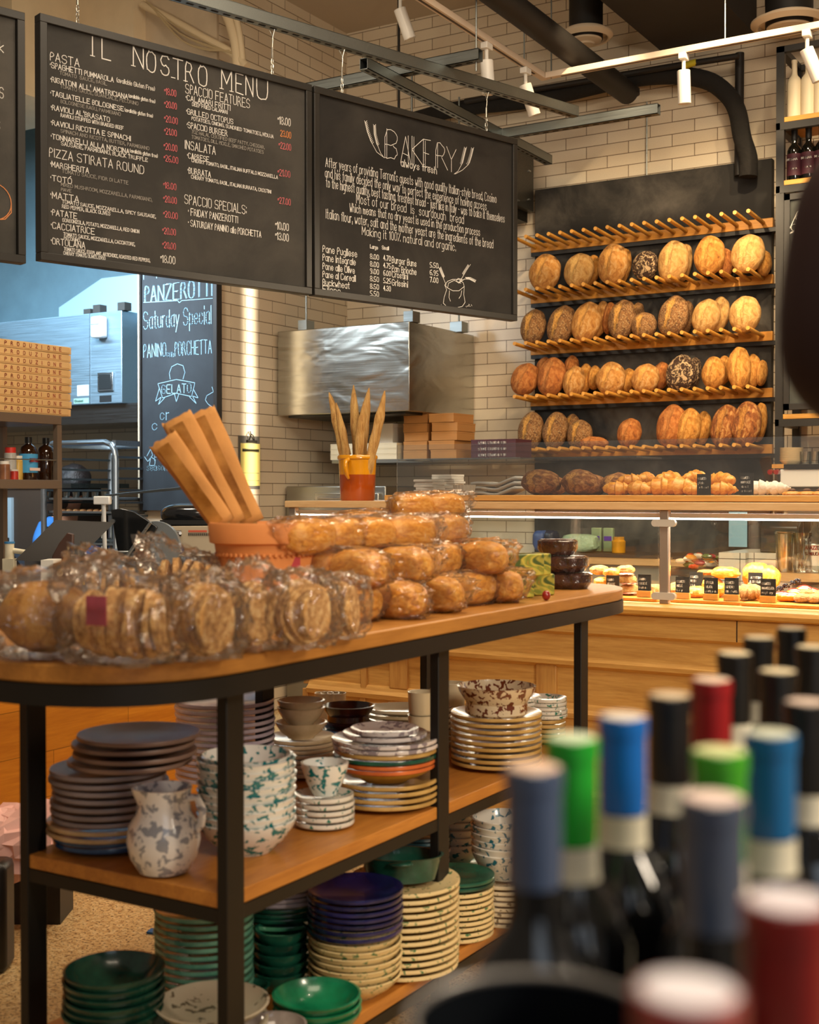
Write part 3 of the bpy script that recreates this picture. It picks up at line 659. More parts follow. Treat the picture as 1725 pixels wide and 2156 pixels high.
for i, (px, rad) in enumerate(([(330, -30), (400, 20), (470, 90), (500, 160), (505, 200)], .035), ) if False else enumerate([([(440, -40), (480, 30), (498, 90), (502, 150), (505, 230)], .03), ([(470, -40), (500, 40), (512, 120), (514, 230)], .018), ([(300, 10), (360, 40), (430, 80), (490, 110), (520, 140)], .022)]):
    wallpipe(px, rad, ['thick cream conduit curving down above the menu board', 'thin cream conduit beside the thick one', 'cream conduit slanting behind the menu board'][i], 5.52, plain('#c8b391', .6), 'conduit')
for i in range(5):
    px = [(308 + i * 4, 2 + i * 4), (370 + i * 3, 55 + i * 9 + 8 * (i % 2)), (440, 92 + i * 4), (500 - i * 4, 118 - i * 3)]
    wallpipe(px, .004, 'loose cream cable above the menu board, %s from the top' % nth(i), 5.5, plain('#a8936f', .6), 'cable', 8)

# ------------------------------------------------------------ tall gelato chalkboard at the wall end
yc = 5.56; gx0 = at(300, 900, y=yc).x; gx1 = at(456, 900, y=yc).x
gb = T('gelato_chalkboard', 'tall dark blue-black chalkboard about panzerotti, panino and gelato', 'chalkboard sign', (gx0, yc, 1.2))
GW = gx1 - gx0; MB().box(0, 0, 0, GW, .03, 1.62).build('writing_surface', chalk('#161c22', '#2a3238', .6), gb)
MB().box(GW - .012, -.012, -.01, GW + .012, .034, 1.64).box(-.012, -.012, -.01, .0, .034, 1.64).box(0, -.012, 1.62, GW, .034, 1.64).build('frame', plain('#1c1815', .5), gb)
def g_(u, v): p = at(u, v, y=yc); return p.x - gx0, p.z - 1.2
def GT(mb, txt, u0, v0, u1, hp, wd):
    a, b = g_(u0, v0); a1, _ = g_(u1, v0); write(mb, txt, a, b, a1 - a, hp * 7.3 / FPX, wd, -.002, jit=.3)
m = MB()
GT(m, 'Friday,', 303, 588, 425, 22, .004); GT(m, 'PANZEROTTI', 305, 637, 446, 34, .004); GT(m, 'PANZEROTTI', 307, 637, 448, 34, .002)
GT(m, 'Saturday Special', 303, 693, 445, 36, .0045); GT(m, 'PANINO', 303, 753, 350, 28, .0035); GT(m, 'con', 352, 752, 366, 15, .003); GT(m, 'PORCHETTA', 369, 749, 446, 28, .0035)
GT(m, 'GELATO', 341, 829, 403, 18, .004); GT(m, 'cr', 338, 884, 356, 22, .0035); GT(m, 'c', 321, 905, 331, 20, .0035); GT(m, 'Pi', 326, 970, 342, 16, .003); GT(m, 'seasona', 310, 991, 360, 15, .003)
def gl(px, wd=.003): ribbon(m, [g_(*q) for q in px], wd, -.002)
gl([(303, 637), (375, 633), (378, 638), (383, 633), (448, 628)]); gl([(359, 798), (357, 786), (362, 772), (374, 766), (386, 770), (390, 784), (386, 798)])
gl([(333, 808), (372, 799), (411, 806), (404, 835), (372, 828), (343, 838), (333, 808)]); gl([(336, 818), (328, 845), (340, 836), (334, 852), (347, 838)]); gl([(408, 820), (418, 838), (406, 834), (414, 850), (400, 836)]); gl([(368, 830), (372, 846), (377, 830)])
gl([(447, 815), (450, 825), (436, 833), (433, 842), (438, 850), (448, 858)]); gl([(442, 858), (451, 890)]); gl([(310, 960), (318, 945), (322, 958), (312, 972), (305, 962)]); gl([(318, 962), (328, 968), (326, 980), (315, 980), (318, 962)])
m.build('lettering', CHALKB, gb)
# ------------------------------------------------------------ deli counter
yd = 4.70; cx0 = at(605, 1066, y=yd).x; ux0 = at(812, 1050, y=yd).x; CR = .55
dc = T('deli_counter', 'long pine panelled deli counter with glass pastry case and oak top', 'counter', (cx0, yd, 0)); CL = CR - cx0
pine = wood('#b4803c', '#dcae62', 'X', .5, .7)
prof = [(.72, 0), (-.02, 0), (-.02, .10), (.0, .12), (.0, .40), (-.018, .405), (-.024, .425), (-.006, .44), (0, .455), (.012, .46), (.012, .60), (-.004, .61), (-.03, .618), (-.034, .635), (-.012, .65), (-.008, .735), (-.02, .742), (-.04, .75), (-.04, .828), (-.02, .832), (.72, .832)]
MB().prism(prof, .12, CL, 'YZ').build('pine_front', pine, dc, sharp=25)
fr = MB()
sx4 = [(at(u, 1450, y=yd).x - cx0, .03, .44) for u in (640, 760)] + [(x, .09, .455) for x in (.55, 1.25, 1.95, 2.65)]
for x, w_, z in sx4: MB().box(x, -.004, z, x + w_, .02, .615).box(x, -.012, .12, x + w_, .02, .42).build('stile', wood('#a8743a', '#cfa058', 'Z', .5, .7), dc, bev=.003)
MB().box(at(1551, 1330, y=4.66).x - cx0, -.0415, .75, at(1551, 1330, y=4.66).x - cx0 + .004, -.0395, .828).build('panel_joint', plain('#3a2412', .8), dc)
nz = [(.7, .832), (-.06, .832), (-.078, .84), (-.085, .854), (-.078, .868), (-.06, .876), (.7, .876)]
MB().prism(nz, .12, CL, 'YZ').build('ledge', wood('#b98238', '#dcaa58', 'X', .4), dc)
MB().box(0, -.02, 1.235, CL, .75, 1.265).build('lower_shelf_top', wood('#c49a68', '#dcb888', 'X', .4), dc, bev=.002)
MB().box(ux0 - cx0, -.01, 1.268, CL, .75, 1.291).build('upper_shelf_top', wood('#bd8440', '#e0aa62', 'X', .4), dc, bev=.002)
pm = plain('#b0a294', .35, .6)
pu = (615, 968, 1398, 2100)
for u in pu[:3]:
    x = at(u, 1170, y=yd).x - cx0
    p = MB().box(x - .018, -.0, .876, x + .018, .03, 1.235).build('post', pm, dc, bev=.003)
    for z in (.905, 1.185):
        for sg in (-1, 1):
            if u == 615 and sg == -1: continue
            m = MB().cyl((x + sg * .034, -.008, z), (x + sg * .034, .012, z), .014, n=16).box(min(x, x + sg * .034), -.0075, z - .0138, max(x, x + sg * .034), .0115, z + .0138)
            m.build('glass_clamp', plain('#c9c2b6', .35, .2), p)
xs = [at(u, 1170, y=yd).x - cx0 for u in pu[:3]] + [CL]
for a, b in zip(xs, xs[1:]): MB().box(a + .024, .004, .886, b - .024, .010, 1.222).build('glass_pane', GLASS, dc)
MB().box(.03, .03, 1.205, CL, .05, 1.222).build('led_housing', plain('#c9b49a', .4), dc)
MB().box(.05, .032, 1.198, CL - .02, .045, 1.205).build('led_strip', emit('led_white', (1, .93, .85, 1), 9), dc)
MB().box(.1, .6, .876, CL, .62, 1.235).build('case_back_glass', GLASS, dc)
sg = MB().box(ux0 - cx0 + .02, .06, 1.291, CL, .066, 1.508).build('sneeze_guard', GLASS2, dc)
MB().box(ux0 - cx0 + .02, .07, 1.440, ux0 - cx0 + 1.12, .36, 1.446).build('guard_shelf', GLASS2, dc)
area('case_light', (-2.2, 4.93, 1.19), (-2.2, 4.93, .5), 2.8, .2, 40, (1, .87, .66))
area('ledge_fill', (-1.45, 4.95, 2.5), (-1.6, 5.0, 1.2), 2.1, .35, 34, (1, .80, .55))  # fill added above the ledge to brighten loaves and croissants
# items on the ledge
ZU = 1.291
BOULE = [None]
def boule(u, w, y, label, sd):
    p = at(u, 1020, y=y); s = (p - EP).dot(FW); r = w / FPX * s / 2
    def fn(q, d):
        g = sum(math.exp(-((d.x * math.cos(a) + d.y * math.sin(a) + .15 * math.sin(d.z * 3)) / .09) ** 2) for a in (.3, 1.9)) * max(0, d.z)
        return q + V((0, 0, .012 * g)) - d * .010 * g
    tag(MB().blob((0, 0, r * .62), (r, r, r * .66), .1, 2, sd, 40, 24, fn).build('boule_loaf', crust('boule'), loc=(p.x, y, ZU)), label, 'bread', 'round loaves behind the glass')
boule(1140, 84, 5.02, 'round crackled loaf behind the sneeze guard, first from the left', 1)
boule(1222, 82, 5.05, 'round loaf with a star cut behind the sneeze guard, second from the left', 2)
boule(1165, 60, 5.22, 'round loaf half hidden behind the first crackled loaf', 3); boule(1250, 66, 5.25, 'round loaf hidden behind the star cut loaf', 5)
boule(1302, 72, 5.22, 'dark round loaf behind the croissants', 4)
def croissant_mb(L, r, curve=.38, seed=1, seg=6):
    pts = []; rs = []
    N = seg * 6
    for i in range(N + 1):
        t = i / N * 2 - 1; a = t * curve * PI
        pts.append(V((math.sin(a) * L * .5 / max(.2, math.sin(curve * PI)), (1 - math.cos(a)) * L * .35, 0)))
        e = (1 - abs(t) ** 1.7) * r; ph = (i % 6) / 6; rs.append(max(.004, e * (1.0 - .26 * ph) + .003 * noise.noise(V((i * .7, seed, 0)))))
    return MB().tube(pts, rs, 16)
CROC = {}
def croissant(p, L, rz, tilt, label, kind='bun', group='croissants behind the glass', name='croissant', r=None):
    k = (kind, round(L, 2))
    if k not in CROC: o = croissant_mb(L, r or L * .31).build(name, crust(kind), sharp=60); CROC[k] = o.data; bpy.data.objects.remove(o)
    o = bpy.data.objects.new(name, CROC[k]); COL.objects.link(o); o.location = p; o.rotation_euler = (R(tilt), 0, R(rz)); o.scale = (1, 1, .85); return tag(o, label, 'pastry', group)
for i, (u, v, L, rz, yy) in enumerate([(1300, 1033, .13, 10, 5.0), (1345, 1032, .13, -20, 4.98), (1330, 1012, .12, 30, 5.05), (1362, 1008, .11, 80, 5.1), (1395, 1030, .16, 20, 5.0), (1430, 1025, .16, -10, 5.0), (1410, 1008, .13, 50, 5.1), (1462, 1034, .1, 0, 4.95), (1465, 1005, .12, 60, 5.1), (1518, 1012, .14, 170, 5.05), (1520, 1033, .12, 10, 4.98)]):
    p = at(u, v, y=yy); p.z = max(p.z, ZU + L * .2); croissant(p, L, rz, random.uniform(-15, 15), 'golden croissant behind the sneeze guard, %s from the left' % nth(i))
SUG = plain('#e8dccb', .8, var=.1, bumpy=.5)
for i, (u, L, rz) in enumerate(((1600, .13, 15), (1632, .11, -20))):
    p = at(u, 1036, y=5.0); o = croissant(V((p.x, 5.0, ZU + .028)), L, rz, 0, 'sugar dusted pastry on the ledge, %s one' % ('left' if i == 0 else 'right'), 'bun', None, 'sugared_pastry'); o.data = o.data.copy(); o.data.materials[0] = SUG
for i, u in enumerate((1668, 1700, 1728)):
    p = at(u, 1040, y=4.95); o = T('iced_biscuit', 'flat round biscuit with a nut on top, %s from the left on the ledge' % nth(i), 'pastry', (p.x, 4.95, ZU), 0, 'biscuits on the ledge')
    MB().lathe([(.001, 0), (.034, 0), (.038, .006), (.03, .014), (.001, .017)], 20).build('biscuit', crust('bun'), o); MB().blob((0, 0, .02), (.014, .01, .006), .2, 4, i).build('nut', plain('#6b4326', .6), o)
CARD = plain('#1c1b1a', .7); 
def price_card(u0, u1, v0, v1, y, lines, label, holder=True, zb=ZU):
    a = at(u0, v0, y=y); b = at(u1, v0, y=y); W = b.x - a.x; H = a.z - at(u0, v1, y=y).z
    z0 = zb if holder else max(zb, a.z - H)
    H = a.z - z0
    o = T('price_card', label, 'price card', (a.x, y, z0)); MB().box(0, 0, .0, W, .003, H).build('card', CARD, o)
    m = MB(); n = len(lines)
    for i, tx in enumerate(lines):
        hh = .011 if i < 2 else .009
        write(m, tx, W * .1, H * .9 - .014 - i * .0165, min(W * .82, .0045 * len(tx)), hh * .8, .0014, -.001)
    m.build('lettering', CHALK, o)
    if holder: MB().box(-.002, -.008, 0, W + .002, .012, min(.03, H * .28)).build('wooden_holder', OAKX, o, bev=.001)
price_card(1468, 1497, 998, 1043, 4.86, ['CORNETO', 'plain', 'croissant'], 'small black card reading CORNETO plain croissant on the ledge', False)
price_card(1558, 1587, 996, 1043, 4.86, ['CORNETO', 'MANDORLE', 'almond', 'croissant'], 'small black card reading almond croissant on the ledge', False)
# napkins, cups, trays on the ledge
def stack(name, part, n, p, mk, mat, lab, cat, dz, group, jit=.004, rot=.15):
    first = None
    for i in range(n):
        q = V(p) + V((random.uniform(-jit, jit), random.uniform(-jit, jit), i * dz)); l_ = lab % nth(n - 1 - i, 'topmost')
        if first is None: first = mk().build(name, mat, loc=q); o = first
        else: o = bpy.data.objects.new(name, first.data); COL.objects.link(o); o.location = q
        o.rotation_euler.z = random.uniform(-rot, rot); tag(o, l_, cat, group)
NAP = plain('#d8d2c8', .9, var=.05)
p = at(905, 1042, y=5.0); stack('folded_napkin', '', 6, (p.x, 5.0, ZU), lambda: MB().box(-.05, -.05, 0, .05, .05, .0105), NAP, 'folded white napkin in the left pile behind the glass, %s', 'napkin', .012, 'left napkin pile')
p = at(945, 1042, y=5.12); stack('folded_napkin', '', 9, (p.x, 5.12, ZU), lambda: MB().box(-.055, -.05, 0, .055, .05, .0095), plain('#efeae0', .9), 'folded white napkin in the taller pile behind the glass, %s', 'napkin', .0105, 'taller napkin pile')
p = at(978, 1042, y=4.98)
tag(MB().lathe([(.0, 0), (.042, 0), (.05, .045), (.048, .045), (.04, .003), (0, .003)], 60, wob=lambda a, z: .03 * math.sin(a * 20)).build('paper_cup_stack', plain('#d9d2c4', .8), loc=(p.x, 4.98, ZU)), 'fluted white baking case beside the napkins', 'baking case')
p = at(1048, 1042, y=5.1)
for i in range(3):
    tag(MB().grid(lambda a, b: (-.1 + .22 * a, -.07 + .14 * b, .012 + .05 * max(0, a - .6) ** 1.5 * 2 + .004 * math.sin(9 * a)), 14, 4).build('paper_bag_pile', plain('#c9c6c0', .6), loc=(p.x, 5.1, ZU + i * .022)), 'pile of white paper bags bent up at the right end, %s' % ('lowest', 'middle', 'topmost')[i], 'paper bags', 'paper bags on the ledge').modifiers.new('thick', 'SOLIDIFY').thickness = .012
# crock with baguettes
cp = at(753, 1056, y=4.88); ck = T('glazed_crock', 'tall earthenware crock glazed mustard above and amber brown below', 'crock', (cp.x, 4.88, 1.2655))
MB().lathe([(.001, .0), (.076, 0), (.079, .006), (.083, .118)], 40).build('amber_body', plain('#9c4310', .15, coat=.5, var=.15), ck)
MB().lathe([(.083, .118), (.0865, .185), (.092, .19), (.0925, .2), (.089, .206), (.083, .205), (.08, .12), (.03, .1), (.001, .1)], 40).build('mustard_collar', plain('#d08c10', .15, coat=.5, var=.1), ck)
MB().tube([(.01, -.088, .185), (.01, -.112, .178), (.01, -.116, .15), (.01, -.104, .12), (.008, -.086, .1)], [.009, .011, .011, .010, .006], 12).build('handle', plain('#d08c10', .15, coat=.5, var=.15), ck)
def baguette(p, d_, L, r, label, kind='light', seed=0, name='baguette', group=None):
    d_ = V(d_).normalized(); pts = []; rs = []; N = 18
    for i in range(N + 1):
        t = i / N; pts.append(d_ * (L * t) + V((0, 0, 0)) + d_.orthogonal() * .006 * math.sin(t * 3 + seed)); rs.append(r * (min(1, (1 - t) * 3.2) ** .75) * (.93 + .07 * math.sin(t * 22 + seed)) + .002)
    return tag(MB().tube(pts, rs, 14).build(name, crust(kind), loc=p), label, 'bread', group)
import itertools
for i, (du, tu, tv, yy, r) in enumerate(((-22, 690, 826, 4.90, .024), (-14, 716, 848, 4.84, .018), (-6, 742, 810, 4.93, .022), (4, 776, 816, 4.90, .024), (10, 768, 850, 4.84, .02), (24, 808, 822, 4.87, .022))):
    b = at(753 + du, 1020, y=4.88); b.z = 1.37; t_ = at(tu, tv, y=yy); baguette(b + V((0, (yy - 4.88) * .5, 0)), t_ - b, (t_ - b).length, r, 'thin pointed baguette standing in the crock, %s from the left' % nth(i), 'light', i, group='baguettes in the crock')
# case contents
ZC = .877
for u0, u1, yy, nm in ((1285, 1385, 4.86, 'left'), (1412, 1560, 4.88, 'middle'), (1562, 1760, 4.86, 'right')):
    a = at(u0, 1280, y=yy - .1).x; b = at(u1, 1280, y=yy - .1).x
    tag(MB().box(0, 0, 0, b - a, .42, .012).build('serving_board', wood('#b9701f', '#dc9a3c', 'X', .4), loc=(a, yy - .11, ZC), bev=.002), 'flat orange wooden serving board in the pastry case, %s one' % nm, 'board')
ZC += .013
def bun(u, v, y, w, h, d, kind, label, name='pastry', seed=0, floor=True):
    p = at(u, v, y=y); s = (p - EP).dot(FW); W_ = w / FPX * s; H_ = h / FPX * s
    if floor: p.z = max(p.z, ZC + H_ * .48)
    return tag(MB().blob((0, 0, 0), (W_ / 2, d / 2, H_ / 2), .14, 2.6, seed, 24, 14, None, .85).build(name, crust(kind), loc=p), label, 'pastry')
PC = [(1270,1225,'bun'),(1262,1200,'light'),(1322,1260,'light'),(1325,1240,'light'),(1322,1220,'light'),(1318,1200,'light'),(1290,1205,'bun')]
for i, (u, v, k) in enumerate(PC):
    bun(u, v, 4.88 + .04 * (i % 2), 36, 20, .09, k, 'filled sandwich roll left of the case post, %s' % nth(i), 'sandwich_roll', i)
    if i in (2, 3, 4, 5): q = at(u, v + 9, y=4.85); tag(MB().blob((0, 0, 0), (.03, .03, .004), .4, 4, i).build('ham_slice', plain('#d99a84', .5, var=.2), loc=(q.x, 4.86, max(q.z, ZC + .008))), 'pink ham folded in the sandwich stack, %s' % nth(i - 2), 'ham')
for i, (u, v, w, h, k, dy) in enumerate([(1378,1258,30,24,'light',0),(1368,1240,26,20,'light',.03),(1425,1256,26,24,'light',.02),(1425,1235,24,20,'light',.06),(1468,1262,42,24,'bun',0),(1468,1244,40,20,'light',.03),(1508,1258,34,26,'bun',.05),(1500,1230,40,26,'bun',.08),(1528,1206,60,26,'bun',.1),(1490,1205,40,12,'flour',.14),(1518,1240,30,24,'bun',.05)]):
    bun(u, v, 4.9 + dy, w, h, .1, k, 'baked roll right of the case post, %s in the row' % nth(i), 'filled_pastry', i + 20)
for i, (u, v, w, h) in enumerate(((1592, 1212, 56, 56), (1620, 1216, 44, 50))):
    bun(u, v, 5.06, w, h, .08, 'bun', 'large round orange loaf behind the pastry cards, %s' % ('front one' if i == 0 else 'right one'), 'round_brioche', 40 + i)
for i, (u, v, rz, L) in enumerate(((1578, 1246, 30, .13), (1590, 1262, -20, .12), (1572, 1262, 10, .1))):
    p = at(u, v, y=4.9); o = croissant(V((p.x, 4.9 - .03 * i, max(p.z, ZC + .03))), L, rz, 10, 'layered croissant with powdered sugar between the cards, %s' % nth(i), 'light', 'sugared croissants in the case')
for i, (u, v) in enumerate([(1655,1262),(1672,1250),(1690,1244),(1668,1270),(1690,1262),(1706,1250),(1650,1278),(1662,1284)]):
    p = at(u, v, y=4.9); s = (p - EP).dot(FW); o = T('apricot_tart_slice', 'glazed apricot half with red edge on the fruit tart, %s from the left' % nth(i), 'fruit', (p.x, 4.88 + .02 * (i % 3), max(p.z, ZC + .016)), R(random.uniform(-30, 30)), 'apricot halves on the tart')
    MB().blob((0, 0, 0), (.034, .025, .016), .1, 3, i).build('fruit_half', plain('#e08a24', .25, coat=.4, var=.15), o); MB().blob((.0, .004, .004), (.033, .02, .017), .05, 3, i).build('red_edge', plain('#c8281c', .25, coat=.4, var=.2), o)
for i, (u, v) in enumerate([(1655, 1236), (1668, 1230), (1680, 1226), (1642, 1242)]):
    p = at(u, v, y=4.93); m = MB()
    for k in range(22):
        a = random.uniform(0, 2 * PI); b = random.uniform(-.2, 1.4); m.blob((.012 * math.cos(a) * math.cos(b), .012 * math.sin(a) * math.cos(b), .011 * math.sin(b)), (.0045,) * 3, nu=8, nv=6)
    tag(m.build('blackberry', plain('#1c1018', .2, coat=.4), loc=(p.x, 4.93, max(p.z, ZC + .03))), 'blackberry on top of the apricot tart, %s from the left' % nth((2, 3, 1, 0).index(i) if False else [1, 2, 3, 0][i]), 'berry', 'blackberries')
for i, (u, v, w) in enumerate([(1690,1268,34),(1716,1268,34),(1700,1250,30),(1730,1252,30),(1742,1268,30)]):
    bun(u, v, 4.86 + .05 * (i in (2, 3)), w, 20, .07, 'light', 'small pale bun with nuts at the right of the case, %s' % nth(i), 'nut_bun', 60 + i)
def tagc(u0, u1, v0, v1, lines, lab, y=4.80): price_card(u0, u1, v0, v1, y, lines, 'black card reading %s in the pastry case' % lab, True, ZC)
tagc(1277, 1304, 1211, 1264, ['PANINO', 'VERDURE', 'chicken', 'tomato', 'olive'], 'PANINO VERDURE'); tagc(1344, 1371, 1209, 1262, ['PANINO', 'CAPRESE', 'buffalo', 'mozzarella', 'basil'], 'PANINO CAPRESE')
tagc(1423, 1452, 1214, 1266, ['CORNETO', 'MIELE', 'honey', 'croissant'], 'CORNETO MIELE'); tagc(1452, 1480, 1204, 1240, ['CORNETO', 'VUOTO', 'Plain', 'croissant'], 'CORNETO VUOTO behind two others', 4.96)
tagc(1483, 1512, 1216, 1268, ['SFOGLIA', 'SALATA', 'multigrain', 'croissant'], 'SALATA multigrain croissant'); tagc(1526, 1556, 1216, 1270, ['CORNETO', 'RIPIENO', 'filled with', 'cream', 'chocolate'], 'CORNETO RIPIENO')
tagc(1576, 1606, 1205, 1232, ['SACCOTTINO', 'AL CIOCCOLATO', 'chocolate'], 'SACCOTTINO AL CIOCCOLATO', 4.98); tagc(1602, 1634, 1218, 1274, ['CORNETO', 'MARMELLATA', 'raspberry', 'croissant'], 'CORNETO MARMELLATA')

# ------------------------------------------------------------ back counter, oven, boxes
tag(MB().box(0, 0, 0, 3.6, .62, .93).build('back_counter', plain('#8c8478', .5, var=.1), loc=(-3.1, 6.22, 0)), 'grey counter along the brick wall under the bread rack', 'counter')
tag(MB().box(0, 0, 0, 3.6, .64, .03).build('worktop', wood('#b08a5c', '#cfa978', 'X', .5), loc=(-3.1, 6.2, .9305)), 'pale wooden worktop on the back counter', 'worktop')
ZB = .961
tl = NT('white_square_tile'); sp = tl.n('ShaderNodeTexBrick'); sp.offset = 0; sp.inputs['Scale'].default_value = 1
for k, x in (('Brick Width', .1), ('Row Height', .1), ('Mortar Size', .002)): sp.inputs[k].default_value = x
sp.inputs['Color1'].default_value = sp.inputs['Color2'].default_value = C('#cfcabd'); sp.inputs['Mortar'].default_value = C('#5a564e')
s2 = tl.n('ShaderNodeSeparateXYZ'); tl.l(tl.tc.outputs['Object'], s2.inputs[0]); c2 = tl.n('ShaderNodeCombineXYZ'); tl.l(tl.math('ADD', s2.outputs[0], s2.outputs[1]), c2.inputs[0]); tl.l(s2.outputs[2], c2.inputs[1]); tl.l(c2.outputs[0], sp.inputs['Vector'])
tl.set(color=sp.outputs['Color'], rough=.25)
tx0 = at(1513, 1200, y=5.75).x; ztl = at(1513, 1163, y=5.75).z
tag(MB().box(0, 0, 0, .125, .44, ztl - .0).box(.125, .05, ztl - .18, .62, .44, ztl).build('tiled_plinth', tl.m, loc=(tx0, 5.75, 0)), 'white tiled plinth holding the receipt printer behind the case', 'plinth')
o = T('receipt_printer', 'black boxy receipt printer on the tiled plinth', 'printer', (tx0 + .17, 5.82, ztl + .001))
MB().prism([(0, 0), (.0, .115), (.04, .15), (.17, .16), (.2, .15), (.2, 0)], 0, .18, 'YZ').build('casing', plain('#26241f', .4), o, bev=.006); MB().box(.02, -.003, .08, .14, .004, .1).build('paper_slot', plain('#0c0b0a', .6), o)
MB().box(.15, -.003, .03, .165, .002, .045).build('button', WHITEP, o)
q = at(1470, 1140, y=6.16); tag(MB().box(0, 0, 0, .09, .002, .17).build('blue_notice', plain('#8fb8d0', .7), loc=(at(1535, 1100, y=6.15).x, 6.15, at(1535, 1151, y=6.15).z)), 'pale blue notice sheet hanging beside the receipt printer', 'paper notice')
q = at(1652, 1200, y=5.6)
def vessel(name, prof, u, v, y, mat, label, cat, zz=None, parts=None):
    p = at(u, v, y=y); z = zz if zz is not None else p.z; s = (p - EP).dot(FW)
    return tag(MB().lathe(prof, 28).build(name, mat, loc=(p.x, y, z)), label, cat)
zq = at(1652, 1203, y=5.6).z
sh = tag(MB().box(0, 0, 0, .9, .3, .035).build('wooden_shelf', wood('#a8814f', '#cba470', 'X'), loc=(at(1637, 1205, y=5.5).x, 5.5, zq - .036)), 'pale wooden shelf holding the cocktail shaker behind the case', 'shelf')
pz = MB().box(.05, .05, 0, .85, .25, zq - .036).build('shelf_cabinet', plain('#6b6459', .5), loc=(at(1637, 1205, y=5.5).x, 5.5, 0)); tag(pz, 'grey cabinet under the wooden shelf behind the case', 'cabinet')
vessel('cocktail_shaker', [(.0, 0), (.032, 0), (.034, .01), (.042, .165), (.045, .168), (.044, .173), (.036, .17), (0, .17)], 1653, 1203, 5.58, steel('#c6c2ba', .18), 'tall stainless steel cocktail shaker cup behind the case', 'shaker', zq)
vessel('glass_carafe', [(.0, 0), (.034, 0), (.04, .03), (.036, .08), (.034, .13), (.04, .17), (.038, .17), (.032, .13), (.034, .08), (.0, .01)], 1690, 1203, 5.56, JAR, 'clear glass carafe with bar tools right of the shaker', 'carafe', zq)
m = MB(); [m.tube([(random.uniform(-.015, .015), random.uniform(-.015, .015), .02), (random.uniform(-.03, .03), random.uniform(-.02, .02), .2 + .02 * i)], .004, 8) for i in range(3)]
p = at(1690, 1203, y=5.56); tag(m.build('bar_spoons', steel('#4a4844', .3), loc=(p.x, 5.56, zq)), 'dark bar spoons standing in the glass carafe', 'utensils')
p = at(1716, 1203, y=5.6); o = T('liqueur_bottle', 'clear liqueur bottle with white label at the right edge of the case', 'bottle', (p.x, 5.6, zq))
MB().lathe([(0, 0), (.038, 0), (.04, .01), (.04, .13), (.032, .16), (.014, .19), (.013, .23), (0, .232)], 24).build('glass_body', JAR, o); MB().lathe([(.0405, .03), (.0405, .12)], 24).build('label_paper', plain('#e6e0d4', .7), o)
MB().lathe([(.016, .22), (.016, .25), (0, .25)], 16).build('cap', plain('#3a3632', .4), o)
m = MB(); write(m, 'AMAZZO', -.03, .1, .06, .014, .003, -.0412); write(m, 'SAMBUCA', -.03, .075, .06, .012, .0025, -.0412); m.build('lettering', plain('#a3201c', .7), o)
# groceries on the back counter
def pouch(u, v, w, h, mat, label, cat, y=6.35, name='pouch', zb=ZB):
    p = at(u, v, y=y); s = (p - EP).dot(FW); W_ = w / FPX * s; H_ = h / FPX * s
    return tag(MB().blob((0, 0, H_ / 2), (W_ / 2, .05, H_ / 2), .12, 3, int(u), 20, 12, None, .6).build(name, mat, loc=(p.x, y, zb + .001)), label, cat)
zg = at(1200, 1160, y=6.5).z
tag(MB().box(0, 0, 0, 1.3, .36, zg - ZB - .003).build('display_riser', plain('#2b2723', .5), loc=(at(1120, 1160, y=6.3).x, 6.3, ZB + .001)), 'low black riser behind the case with groceries on it', 'riser'); 
pouch(1140, 1140, 30, 42, plain('#38508a', .35, var=.4), 'blue coffee bag on the riser', 'bag', 6.45, 'coffee_bag', zg); pouch(1162, 1140, 26, 44, plain('#1d1f36', .35, var=.3), 'dark navy coffee bag right of the blue one', 'bag', 6.42, 'coffee_bag', zg)
pouch(1222, 1140, 80, 38, plain('#9fb596', .25, var=.35, bumpy=.8, bs=30), 'plastic salad bag lying on the riser', 'salad bag', 6.4, 'salad_bag', zg)
for i, u in enumerate((1255, 1280)):
    p = at(u, 1150, y=6.5); o = T('herb_pack', 'clear herb pack with purple label, %s one' % ('left', 'right')[i], 'herb pack', (p.x, 6.5, zg), 0, 'herb packs'); MB().box(-.028, 0, 0, .028, .03, .13).build('pack', plain('#8b9a74', .3, var=.4), o, bev=.004); MB().box(-.022, -.001, .06, .022, .0, .085).build('label_paper', plain('#5b2e9a', .6), o)
vessel('relish_jar', [(0, 0), (.036, 0), (.038, .06), (.03, .07), (.03, .085), (0, .085)], 1303, 1146, 6.45, plain('#c98a12', .2, coat=.4, var=.25), 'squat jar of yellow relish on the riser', 'jar', zg)
zs = at(1465, 1196, y=5.9).z
tr_ = T('snack_tray', 'low tray heaped with small wrapped snacks behind the case', 'tray', (at(1412, 1190, y=5.75).x, 5.75, 0)); MB().box(0, 0, zs - .03, .225, .3, zs).box(.02, .05, 0, .2, .25, zs - .03).build('tray_stand', plain('#3a342c', .5), tr_)
for i in range(26):
    c_ = random.choice(['#e8e0d4', '#c8401c', '#d8c8b0', '#8a2030', '#e09030', '#5a7040'])
    tag(MB().blob((0, 0, 0), (.028, .012, .012), .3, 4, i, 10, 7).build('wrapped_snack', plain(c_, .2, coat=.5), loc=(tr_.location.x + random.uniform(.03, .2), 5.75 + random.uniform(.03, .27), zs + .012 + .05 * random.random()), rz=random.uniform(0, 3)), 'small shiny wrapped snack heaped in the snack tray behind the case', 'snack', 'wrapped snacks in the tray')
